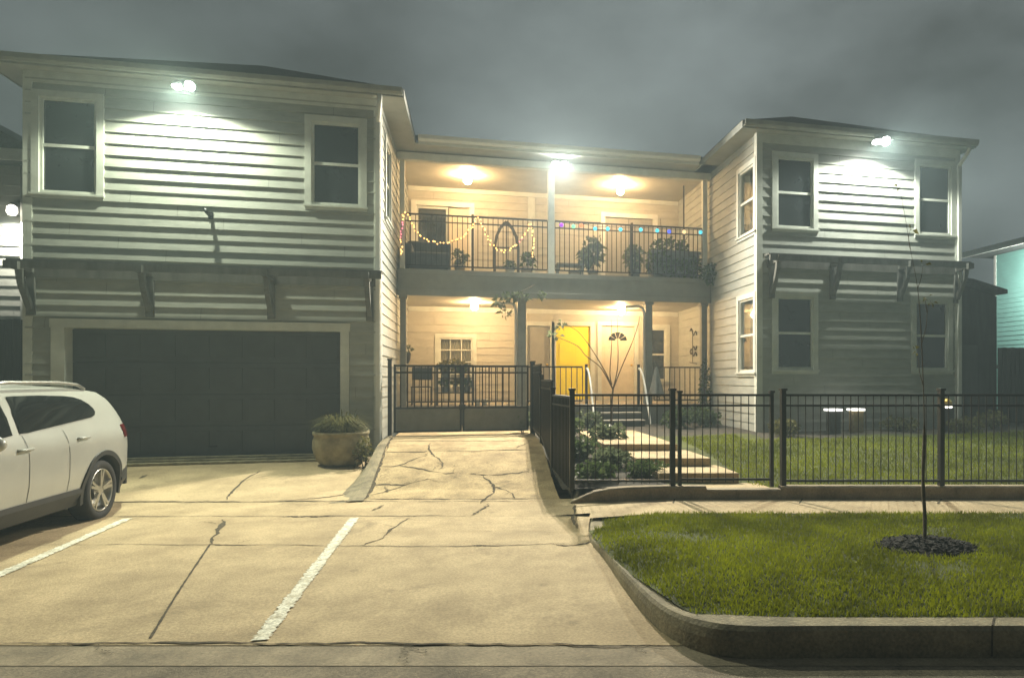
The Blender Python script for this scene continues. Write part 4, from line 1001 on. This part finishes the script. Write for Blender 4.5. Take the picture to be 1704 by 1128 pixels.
# barrel planter by the garage with grassy plant
bp = thing('planter_pot', 'big rounded tan planter pot right of the garage door', 'planter', (-2.20, 12.75, .27))
m = MB(); m.lathe((-2.20, 12.75, .27), [(.30, 0), (.36, .04), (.43, .16), (.465, .30), (.46, .42), (.43, .50), (.455, .52), (.46, .57), (.41, .57), (.39, .48)], 30); m.build('pot', M['barrel'], bp)
m = MB(); m.lathe((-2.20, 12.75, .27), [(.395, .47), (.395, .485), (.1, .5)], 20); m.build('soil', M['soil'], bp)
gp = thing('tufted_grass', 'low bushy grass plant spilling over the rounded planter pot', 'plant', (-2.20, 12.75, .76))
m = MB(); g = random.Random(4)
for _ in range(1300):
    a = g.random()*6.28; r0 = .3*math.sqrt(g.random()); ln = g.uniform(.2, .45)*(1.45-.95*r0/.3); x, y = -2.20+r0*math.cos(a), 12.75+r0*math.sin(a)
    o = Vector((math.cos(a+g.uniform(-.7, .7)), math.sin(a+g.uniform(-.7, .7)), 0)); p = Vector((x, y, .75)); p1 = p+o*ln*.35+Vector((0, 0, ln*.75)); p2 = p+o*ln*1.0+Vector((0, 0, ln*g.uniform(.2, .8))); sd = Vector((-o.y, o.x, 0))*.008
    m.add([p-sd, p+sd, p1+sd, p1-sd], [(0, 1, 2, 3)]); m.add([p1-sd, p1+sd, p2], [(0, 1, 2)])
m.build('blades', M['leaf_dry'], gp)
plant('weed_clump', (-1.78, 12.4, .26), (.16, .3, .28), 260, .07, M['leaf_dry'], 'ragged dry weed clump growing between the planter pot and the ramp kerb', seed=11)
YP = 'leafy plants in the garden bed left of the steps'
for i, (x, y, rx, rz, n, sz, mt, lab) in enumerate([
        (1.75, 9.6, .5, .17, 700, .09, 'leaf', 'low dark green clump right behind the corner of the front fence'),
        (2.15, 10.5, .45, .22, 600, .10, 'leaf_pale', 'pale spreading plant in the middle of the garden bed'),
        (1.7, 11.3, .45, .25, 600, .11, 'leaf', 'bushy green plant beside the stepped side fence'),
        (2.4, 12.4, .4, .30, 500, .13, 'leaf_pale', 'pale broad leaved plant near the top garden step'),
        (1.75, 13.4, .45, .35, 600, .12, 'leaf', 'tall green plant at the far end of the side fence'),
        (2.55, 14.9, .35, .35, 420, .12, 'leaf_pale', 'pale plant at the left foot of the porch stairs'),
        (4.45, 14.8, .45, .33, 600, .11, 'leaf', 'round green plant at the right foot of the porch stairs'),
        (5.3, 15.3, .5, .35, 600, .12, 'leaf', 'dense green plant below the porch railing by the house corner'),
        (2.45, 9.75, .4, .20, 600, .08, 'leaf', 'dark mounded plant beside the lowest garden step')]):
    plant('garden_plant', (x, y, z_yard(x, y)), (rx*.8, rx*.7, rz*.72), int(n*.7), sz*.85, M[mt], lab, YP if x < 3 else None, seed=20+i)
for i, (x, y, rx, rz, lab) in enumerate([(8.9, 13.0, .5, .14, 'low green ground plant in the bed right of the two capped posts'), (6.1, 12.75, .4, .18, 'low green plant at the corner of the right house'),
                                         (11.1, 12.9, .5, .2, 'low dark plant in the bed below the white downspout'), (10.1, 12.5, .35, .16, 'small clump at the lawn edge beside the gold lantern')]):
    plant('bed_plant', (x, y, z_yard(x, y)), (rx, .3, rz), 420, .08, M['leaf_dry'], lab, seed=50+i)
plant('wall_shrub', (1.0, 13.95, .68), (.17, .15, .26), 260, .09, M['leaf_pale'], 'pale leafy shrub behind the right end of the driveway gate', seed=61)
# bare branching shrub in front of the cream door
bs = thing('bare_shrub', 'leafless shrub with five thin branches in front of the yellow and cream doors', 'shrub', (3.0, 14.6, .66))
bx = lambda px_, py_: None
def W3(px_, py_, Y): 
    t = math.tan(YAW+math.atan((px_-1050)/1145)); X = Y*t; F = X*sY+Y*cY; return (X, Y, 1.75+(630-py_)/1145*F)
base = W3(1018, 668, 14.6)
m = MB(); m.tube([(base[0]-.03, 14.6, .62), (base[0], 14.6, (base[2]+.62)/2), base, W3(1020, 648, 14.6)], [.028, .024, .022, .018], 7); m.build('stem', M['bark'], bs)
for pts in ([(1020, 648), (1008, 620), (984, 580), (962, 552), (938, 538)], [(1020, 648), (1000, 612), (975, 592), (960, 575), (925, 560)], [(1018, 640), (1015, 620), (1018, 570), (1017, 532)],
            [(1020, 648), (1028, 610), (1028, 560), (1027, 530)], [(1020, 648), (1034, 612), (1052, 570), (1062, 540), (1065, 525)]):
    k = len(pts); m = MB(); m.tube(smooth([W3(a, b, 14.6-.06*i+.03*(k-i)) if i else W3(a, b, 14.6) for i, (a, b) in enumerate(pts)], 4), [.015*(1-.75*i/(4*(k-1))) for i in range(4*(k-1)+1)], 6); m.build('branch', M['bark'], bs)
g = random.Random(9); m = MB(); m.leaves(W3(935, 542, 14.4), (.1, .1, .07), 14, .1, g); m.leaves(W3(923, 560, 14.4), (.12, .1, .06), 14, .1, g); m.build('leaves', M['leaf_pale'], bs)
# young street tree in the mulch ring: thin bare stem, few twigs
yt = thing('young_tree', 'thin bare young tree standing in the dark mulch ring on the verge', 'tree', S(2.71, 6.38, .2))
TY = S(2.71, 6.38)[1]
q = [W3(1538, 915, TY), W3(1539, 860, TY), W3(1536, 800, TY), W3(1538, 700, TY), W3(1533, 560, TY), W3(1527, 480, TY), W3(1515, 415, TY), W3(1506, 360, TY), W3(1497, 312, TY)]
m = MB(); m.tube(smooth(q, 4), [(.019-.0004*i+.001*math.sin(i*2.1)) if i < 12 else max(.0018, .0052-.0003*(i-12)) for i in range(33)], 8); m.build('trunk', M['bark'], yt)
for pts in ([(1534, 570), (1541, 545), (1543, 520), (1549, 500)], [(1527, 480), (1533, 462), (1536, 440)], [(1536, 640), (1530, 618), (1529, 600), (1524, 585)], [(1515, 415), (1512, 398), (1514, 384)], [(1543, 520), (1540, 505), (1541, 494)]):
    m = MB(); m.tube(smooth([W3(a, b, TY+.05*i) for i, (a, b) in enumerate(pts)], 3), [.0045*(1-.75*i/(3*(len(pts)-1))) for i in range(3*(len(pts)-1)+1)], 6); m.build('twig', M['bark'], yt)
g = random.Random(77); m = MB()
for a, b in ((1549, 500), (1536, 440), (1524, 585), (1514, 384), (1541, 494), (1497, 312)): m.leaves(W3(a, b, TY+.1), (.03, .03, .03), 4, .045, g)
m.build('leaves', M['leaf_dry'], yt)

# ------------------------------------------------------------------ garden bits by the right house
for x, mt, lab in ((7.33, 'dark_wood', 'short dark garden light post with glowing white cap left of the tan one'), (7.86, 'tan_wood', 'short tan garden light post with glowing white cap by the house wall')):
    t = thing('garden_post', lab, 'light post', (x, 13.0, .6), 'capped garden light posts'); z0 = z_yard(x, 13.0)
    m = MB(); m.box(x-.12, x+.12, 12.9, 13.1, z0-.03, 1.08); bevel(m.build('shaft', M[mt], t), .01)
    m = MB(); m.box(x-.15, x+.15, 12.86, 13.14, 1.08, 1.125); bevel(m.build('cap', M['caplamp'], t), .01)
ln = thing('garden_lantern', 'small lantern with shining gold dome and white bulbs on a dark post', 'lantern', (9.95, 12.9, .6))
m = MB(); m.box(9.83, 10.07, 12.8, 13.0, .55, 1.12); m.build('pedestal', M['dark_wood'], ln)
m = MB(); m.lathe((9.95, 12.88, 1.2), [(.115, 0), (.11, .05), (.08, .1), (.03, .13)], 18); m.build('dome', M['gold'], ln)
for dx in (-.05, .05): m = MB(); m.ball((9.95+dx, 12.82, 1.155), .035, 10, 8); m.build('bulb', M['walllamp'], ln)

# ------------------------------------------------------------------ balcony things
def string(name, label, pts, sag, n, mats, parts, Y, r=.016, seed=1):
    g = random.Random(seed); t = thing(name, label, 'string lights', (*pts[0][:1], Y, pts[0][1]))
    path = smooth(pts, 12); m = MB(); m.tube([(a, Y+.0*b, b) for a, b in path], .006, 5); m.build('wire', M['black'], t)
    L = [0]
    for a, b in zip(path, path[1:]): L.append(L[-1]+math.dist(a, b))
    for i in range(n):
        s = L[-1]*(i+.5)/n; k = max(j for j in range(len(L)) if L[j] <= s); k = min(k, len(path)-2); u = (s-L[k])/max(1e-6, L[k+1]-L[k])
        x = path[k][0]+(path[k+1][0]-path[k][0])*u+g.uniform(-.025, .025); z = path[k][1]+(path[k+1][1]-path[k][1])*u+g.uniform(-.03, .02)
        m = MB(); m.ball((x, Y-.03+g.uniform(-.02, .02), z), r*g.uniform(.8, 1.15), 8, 5); m.build('bulb', M[mats(i, x)], t)
    return t
string('fairy_lights', 'warm white fairy lights swagged in loops along the left balcony railing', [(-1.55, 4.55), (-1.56, 5.2), (-1.50, 5.52), (-1.38, 5.45), (-1.25, 5.12), (-1.02, 4.95), (-.72, 4.88), (-.4, 4.93), (-.12, 5.12), (.14, 5.50), (.30, 5.2), (.45, 4.90), (.72, 4.75), (.95, 4.84), (1.18, 5.10), (1.36, 5.42), (1.42, 5.1), (1.38, 4.6)],
       0, 92, lambda i, x: 'fairy_pink' if 5 < i < 12 or i in (71, 72) else 'fairy', None, BY-.02)
t = thing('globe_lights', 'row of small coloured globe lights along the right balcony railing', 'string lights', (2, BY, 5.42))
m = MB(); gxs = [(2.10, 5.44, 'purple'), (2.39, 5.42, 'green'), (2.58, 5.45, 'orange'), (2.92, 5.39, 'cyan'), (3.23, 5.40, 'cyan'), (3.55, 5.40, 'cyan'), (4.06, 5.42, 'cyan'), (4.48, 5.42, 'cyan'), (4.79, 5.41, 'blue'), (5.18, 5.42, 'amber'), (5.61, 5.43, 'cyan')]
m.tube([(x, BY-.01, z+.06-.01*(i % 2)) for i, (x, z, c) in enumerate(gxs)], .006, 5); m.build('wire', M['black'], t)
for x, z, c in gxs: m = MB(); m.ball((x, BY-.02, z), .05, 12, 8); b = m.build('globe', M['g_'+c], t); b['label'] = c+' globe'
# covered bench on the left
t = thing('covered_bench', 'bulky dark covered bench behind the left end of the balcony railing', 'bench', (-1.0, 17.1, BZ))
m = MB(); m.box(-1.52, -.5, 16.75, 17.5, BZ+.1, BZ+.48); bevel(m.build('seat', M['cloth_dark'], t), .06, 3)
m = MB(); m.box(-1.52, -.5, 17.4, 17.65, BZ+.3, BZ+.85); bevel(m.build('backrest', M['cloth_dark'], t), .06, 3)
m = MB(); m.box(-1.6, -1.36, 16.75, 17.55, BZ+.1, BZ+.68); bevel(m.build('armrest', M['cloth_dark'], t), .05, 3)
for x in (-1.46, -.58): m = MB(); m.box(x-.04, x+.04, 16.8, 16.88, BZ, BZ+.1); m.build('leg', M['black'], t)
t = thing('arched_mirror', 'tall pointed arch frame leaning on the wall behind the fairy lights', 'frame', (.85, 18.4, BZ))
m = MB(); arch = [(.55, BZ+.03), (.55, BZ+.95), (.60, BZ+1.25), (.70, BZ+1.48), (.84, BZ+1.64), (.98, BZ+1.48), (1.08, BZ+1.25), (1.13, BZ+.95), (1.13, BZ+.03)]
q = [(x*1.06, 18.4, z) for x, z in arch]
for a, b in zip(q, q[1:]): m.bar(a, b, .07, .07)
m.build('arch', M['iron'], t)
m = MB(); m.bar((.89, 18.4, BZ+.05), (.89, 18.4, BZ+1.6), .03); m.bar((.6, 18.4, BZ+.95), (1.18, 18.4, BZ+.95), .03); m.bar((.6, 18.4, BZ+.45), (1.18, 18.4, BZ+.45), .03); m.build('bars', M['iron'], t)
def pot(x, y, z, r, h, mt, label, name='plant_pot', group=None):
    t = thing(name, label, 'pot', (x, y, z), group)
    m = MB(); m.lathe((x, y, z), [(r*.68, 0), (r*.8, h*.4), (r*.95, h*.85), (r*1.06, h*.86), (r*1.06, h), (r*.93, h), (r*.9, h*.88)], 18); m.build('pot', M[mt], t)
    m = MB(); m.lathe((x, y, z), [(r*.9, h*.86), (r*.88, h*.9), (.01, h*.91)], 14); m.build('soil', M['soil'], t)
BP = 'plants on the balcony'
for x, y, r, h, mt, lab, pr, pn, ps, pm, plab in [
        (-.28, 16.85, .14, .2, 'terracotta', 'pale pot on the balcony right of the covered bench', (.2, .2, .22), 120, .1, 'leaf_pale', 'pale plant in the pot beside the covered bench'),
        (1.30, 16.9, .16, .22, 'terracotta', 'pale pot on the balcony left of the middle post', (.22, .2, .2), 140, .1, 'leaf', 'leafy plant in the pot left of the middle balcony post'),
        (.9, 16.8, .12, .16, 'white', 'small white pot below the fairy lights', (.15, .15, .12), 80, .08, 'leaf', 'small green plant in the white balcony pot'),
        (2.95, 16.95, .15, .22, 'terracotta', 'pale pot on the balcony between two railing sections', (.32, .28, .42), 240, .16, 'leaf_pale', 'tall airy plant with long leaves rising by the balcony door'),
        (4.0, 16.9, .16, .24, 'greypot', 'grey pot on the balcony left of the big planter box', (.3, .28, .34), 260, .12, 'leaf_pale', 'leafy pale plant left of the big balcony planter')]:
    pot(x, y, BZ, r, h, mt, lab)
    plant('potted_plant', (x, y, BZ+h*.9), pr, pn, ps, M[pm], plab, None, seed=int(x*10)+80)
t = thing('plant_table', 'low dark table behind the railing right of the middle balcony post', 'table', (2.3, 16.95, BZ))
m = MB(); m.box(2.02, 2.7, 16.75, 17.15, BZ+.28, BZ+.34); bevel(m.build('tabletop', M['greypot'], t), .01)
for dx in (2.06, 2.66):
    for yy in (16.79, 17.11): m = MB(); m.box(dx-.02, dx+.02, yy-.02, yy+.02, BZ, BZ+.279); m.build('leg', M['greypot'], t)
m = MB(); m.box(2.35, 2.6, 16.85, 17.05, BZ, BZ+.2); tag(bevel(m.build('storage_box', M['terracotta'], None, (2.47, 16.95, BZ)), .02), 'small pale box standing under the low balcony table', 'box')
ROOT_ = None
t = thing('planter_box', 'large dark grey planter box at the right end of the balcony', 'planter', (5.05, 16.95, BZ))
m = MB(); m.prism([(4.45, BZ+.0), (5.62, BZ+.0), (5.66, BZ+.72), (4.41, BZ+.72)], 'y', 16.7, 17.3); bevel(m.build('box', M['greypot'], t), .02)
m = MB(); m.box(4.38, 5.69, 16.67, 16.73, BZ+.66, BZ+.74); m.build('rim', M['greypot'], t)
g = random.Random(31)
t = thing('trailing_plant', 'dark leafy plant filling and spilling over the big balcony planter box', 'plant', (5.05, 16.9, BZ+.7))
m = MB()
for c, r, n in [((4.6, 16.75, BZ+.42), (.3, .18, .32), 230), ((5.1, 16.68, BZ+.3), (.35, .12, .22), 150), ((5.5, 16.66, BZ+.3), (.26, .12, .28), 170), ((5.85, 16.25, BZ+.12), (.22, .14, .22), 170), ((4.9, 16.95, BZ+.85), (.5, .2, .22), 260)]: m.leaves(c, r, n, .12, g, 0, .3)
m.build('foliage', M['leaf'], t)
m = MB()
for a, b in (((4.75, BZ+.7), (4.6, 5.75)), ((5.2, BZ+.7), (5.35, 5.4)), ((5.5, BZ+.7), (5.85, BZ+.1))): m.tube([(a[0], 16.9, a[1]), ((a[0]+b[0])/2, 16.8, (a[1]+b[1])/2+.05), (b[0], 16.6, b[1])], [.012, .01, .005], 6)
m.build('stems', M['bark'], t)
t = thing('balcony_pole', 'thin dark pole standing behind the right end of the balcony railing', 'pole', (5.52, 17.6, BZ)); m = MB(); m.tube([(5.52, 17.6, BZ), (5.52, 17.6, EZ-.05)], .02, 8); m.build('shaft', M['iron'], t)
m = MB(); m.lathe((5.52, 17.6, BZ), [(.12, 0), (.12, .02), (.03, .04)], 14); m.build('foot', M['iron'], t)
# vine hanging from the balcony edge over the porch post
g = random.Random(41); t = thing('hanging_vine', 'pale leafy vine hanging over the balcony edge by the left middle porch post', 'vine', (.9, BY-.1, 3.7))
m = MB(); m.tube([(1.45, BY-.07, 3.98), (1.0, BY-.15, 3.72), (.75, BY-.18, 3.6), (.55, BY-.2, 3.5)], [.01, .009, .007, .004], 6); m.tube([(1.0, BY-.12, 3.7), (.95, BY-.14, 3.4), (.8, BY-.16, 3.25)], [.008, .006, .003], 6); m.build('stems', M['bark'], t)
m = MB()
for c, r, n in [((.62, BY-.2, 3.52), (.16, .1, .09), 34), ((.85, BY-.18, 3.66), (.2, .1, .08), 40), ((.75, BY-.18, 3.27), (.12, .1, .07), 22), ((1.15, BY-.14, 3.66), (.2, .1, .07), 30), ((1.62, BY-.14, 3.72), (.1, .08, .06), 14)]: m.leaves(c, r, n, .12, g)
m.build('leaves', M['leaf_pale'], t)
g = random.Random(43); t = thing('climbing_vine', 'dense green vine climbing the right hand porch post by the house corner', 'vine', (5.72, BY-.1, DZ))
m = MB(); m.tube([(5.74, BY-.05, .6), (5.70, BY-.04, 1.6), (5.75, BY-.05, 2.5)], [.02, .015, .006], 6); m.build('stem', M['bark'], t)
m = MB(); m.leaves((5.72, BY-.04, 1.4), (.13, .1, .85), 420, .075, g); m.build('leaves', M['leaf'], t)

# ------------------------------------------------------------------ porch things
t = thing('plant_stand', 'cluttered dark plant stand behind the driveway gate under the six pane window', 'stand', (-.4, 16.95, DZ))
for z in (.28, .62, .93): m = MB(); m.box(-.82, .04, 16.78, 17.1, DZ+z, DZ+z+.03); m.build('shelf', M['dark_wood'], t)
for x in (-.8, .02):
    for y in (16.8, 17.08): m = MB(); m.box(x-.02, x+.02, y-.02, y+.02, DZ, DZ+.928); m.build('leg', M['dark_wood'], t)
g = random.Random(71)
k = 0
desc = ['round grey pot on the plant stand, left of its lower shelf', 'pale clay pot in the middle of the plant stand', 'dark pot at the right of the plant stand', 'grey pot on the upper shelf of the plant stand', 'pale pot on the upper right of the plant stand']
for (x, z, mt) in ((-.62, .31, 'greypot'), (-.36, .31, 'terracotta'), (-.1, .31, 'greypot'), (-.6, .65, 'greypot'), (-.22, .65, 'terracotta')):
    pot(x, 16.94, DZ+z, .09, .14, mt, desc[k]); plant('potted_plant', (x, 16.94, DZ+z+.13), (.13, .12, .09), 90, .08, M['leaf_dry' if k % 2 else 'leaf'], 'small plant in the '+desc[k], seed=90+k); k += 1
t = thing('heap_plant', 'dark bushy plant on top of the plant stand under the window', 'plant', (-.4, 16.94, DZ+.96)); m = MB(); m.leaves((-.45, 16.94, DZ+.95), (.36, .14, .1), 160, .09, g); m.build('foliage', M['leaf_dry'], t)
for x, lab in ((.14, 'left one of two white pots on the porch floor behind the gate'), (.30, 'right one of two white pots on the porch floor behind the gate')): pot(x, 16.75, DZ, .075, .15, 'white', lab, 'white_pot')
t = thing('folding_chair', 'low metal chair at the left end of the porch behind the gate', 'chair', (-1.15, 17.1, DZ))
m = MB(); m.box(-1.4, -.92, 16.9, 17.3, DZ+.42, DZ+.45); bevel(m.build('seat', M['iron'], t), .01)
m = MB(); m.box(-1.4, -.92, 17.3, 17.33, DZ+.6, DZ+.9); bevel(m.build('backrest', M['iron'], t), .01)
for x in (-1.38, -.94):
    m = MB(); m.tube([(x, 16.92, DZ), (x, 16.92, DZ+.42)], .014, 6); m.build('leg', M['iron'], t); m = MB(); m.tube([(x, 17.31, DZ), (x, 17.31, DZ+.9)], .014, 6); m.build('leg', M['iron'], t)
t = thing('wall_basket', 'small dark basket with a flower hanging on the left wall of the porch', 'basket', (-1.6, 17.2, 2.25))
m = MB(); m.lathe((-1.52, 17.2, 2.1), [(.04, 0), (.09, .1), (.11, .25), (.09, .28)], 12); m.build('basket', M['iron'], t)
m = MB(); m.leaves((-1.50, 17.15, 2.45), (.1, .1, .1), 60, .08, random.Random(3)); m.build('flowers', M['fairy_pink'] if False else M['leaf_pale'], t)
# curly metal wall ornament on the side wall of the right house
t = thing('wall_ornament', 'wavy dark metal ornament hung on the side wall at the right of the porch', 'ornament', (RX-.03, 17.9, 2.7))
for k, (zc_, sg) in enumerate(((2.92, 1), (2.62, -1), (2.36, 1))):
    m = MB(); m.tube([(RX-.05, 17.5+.044*i, zc_+sg*.075*math.sin(i*.75)+.012*i*sg) for i in range(14)], .016, 6); m.build('scroll', M['iron'], t)
m = MB(); m.bar((RX-.05, 17.5, 2.15), (RX-.05, 18.1, 2.2), .02); m.bar((RX-.05, 17.85, 3.05), (RX-.05, 17.85, 2.2), .014); m.build('bar', M['iron'], t)
# pale draped figure by the right porch post
t = thing('cloth_ghost', 'pale cloth draped over a bell shape hanging at the right porch post', 'ornament', (4.42, 16.35, 1.3))
m = MB(); n = 28; prof = [(.015, .72), (.05, .66), (.075, .56), (.10, .42), (.15, .22), (.2, 0)]
vs = []
for r, z in prof:
    for j in range(n): a = 2*math.pi*j/n; q = r*(1+.16*math.sin(6*a)*(1-z/.72)); vs.append((4.42+q*math.cos(a), 16.33+q*math.sin(a), 1.32+z+.03*math.sin(5*a)*(1-z/.72)))
m.add(vs, [(i*n+j, i*n+(j+1) % n, (i+1)*n+(j+1) % n, (i+1)*n+j) for i in range(len(prof)-1) for j in range(n)], 0, True); m.build('cloth', M['greypot'], t)
m = MB(); m.tube([(4.42, 16.33, 2.03), (4.4, 16.45, 2.2)], .006, 5); m.build('cord', M['black'], t)
# pale stone by the foot of the stairs
t = thing('garden_stone', 'smooth pale stone at the left end of the top garden step', 'stone', (2.78, 14.15, .66)); m = MB(); m.ball((2.78, 14.15, .72), .11, 12, 8, 0, (1, .8, .75)); m.build('rock', M['white'], t)

# ------------------------------------------------------------------ added scatter volume, imitates lens glare round the lamps
hz = MB(); hz.box(-26, 30, -3, 34, -1.2, 12.5); hz = hz.build('glare_veil', bpy.data.materials.new('glare_veil_volume')); hz['kind'] = 'stuff'; hz['label'] = 'thin added veil imitating lens glare round the floodlights'; hz['category'] = 'glare_veil'
hm = hz.data.materials[0]; hm.use_nodes = True; hn = hm.node_tree; hn.nodes.clear()
ho = hn.nodes.new('ShaderNodeOutputMaterial'); hp = hn.nodes.new('ShaderNodeVolumePrincipled')
hp.inputs['Color'].default_value = (.74, .93, 1.0, 1); hp.inputs['Density'].default_value = .0062; hp.inputs['Anisotropy'].default_value = 0
hn.links.new(hp.outputs['Volume'], ho.inputs['Volume'])
scene.render.engine = 'CYCLES'
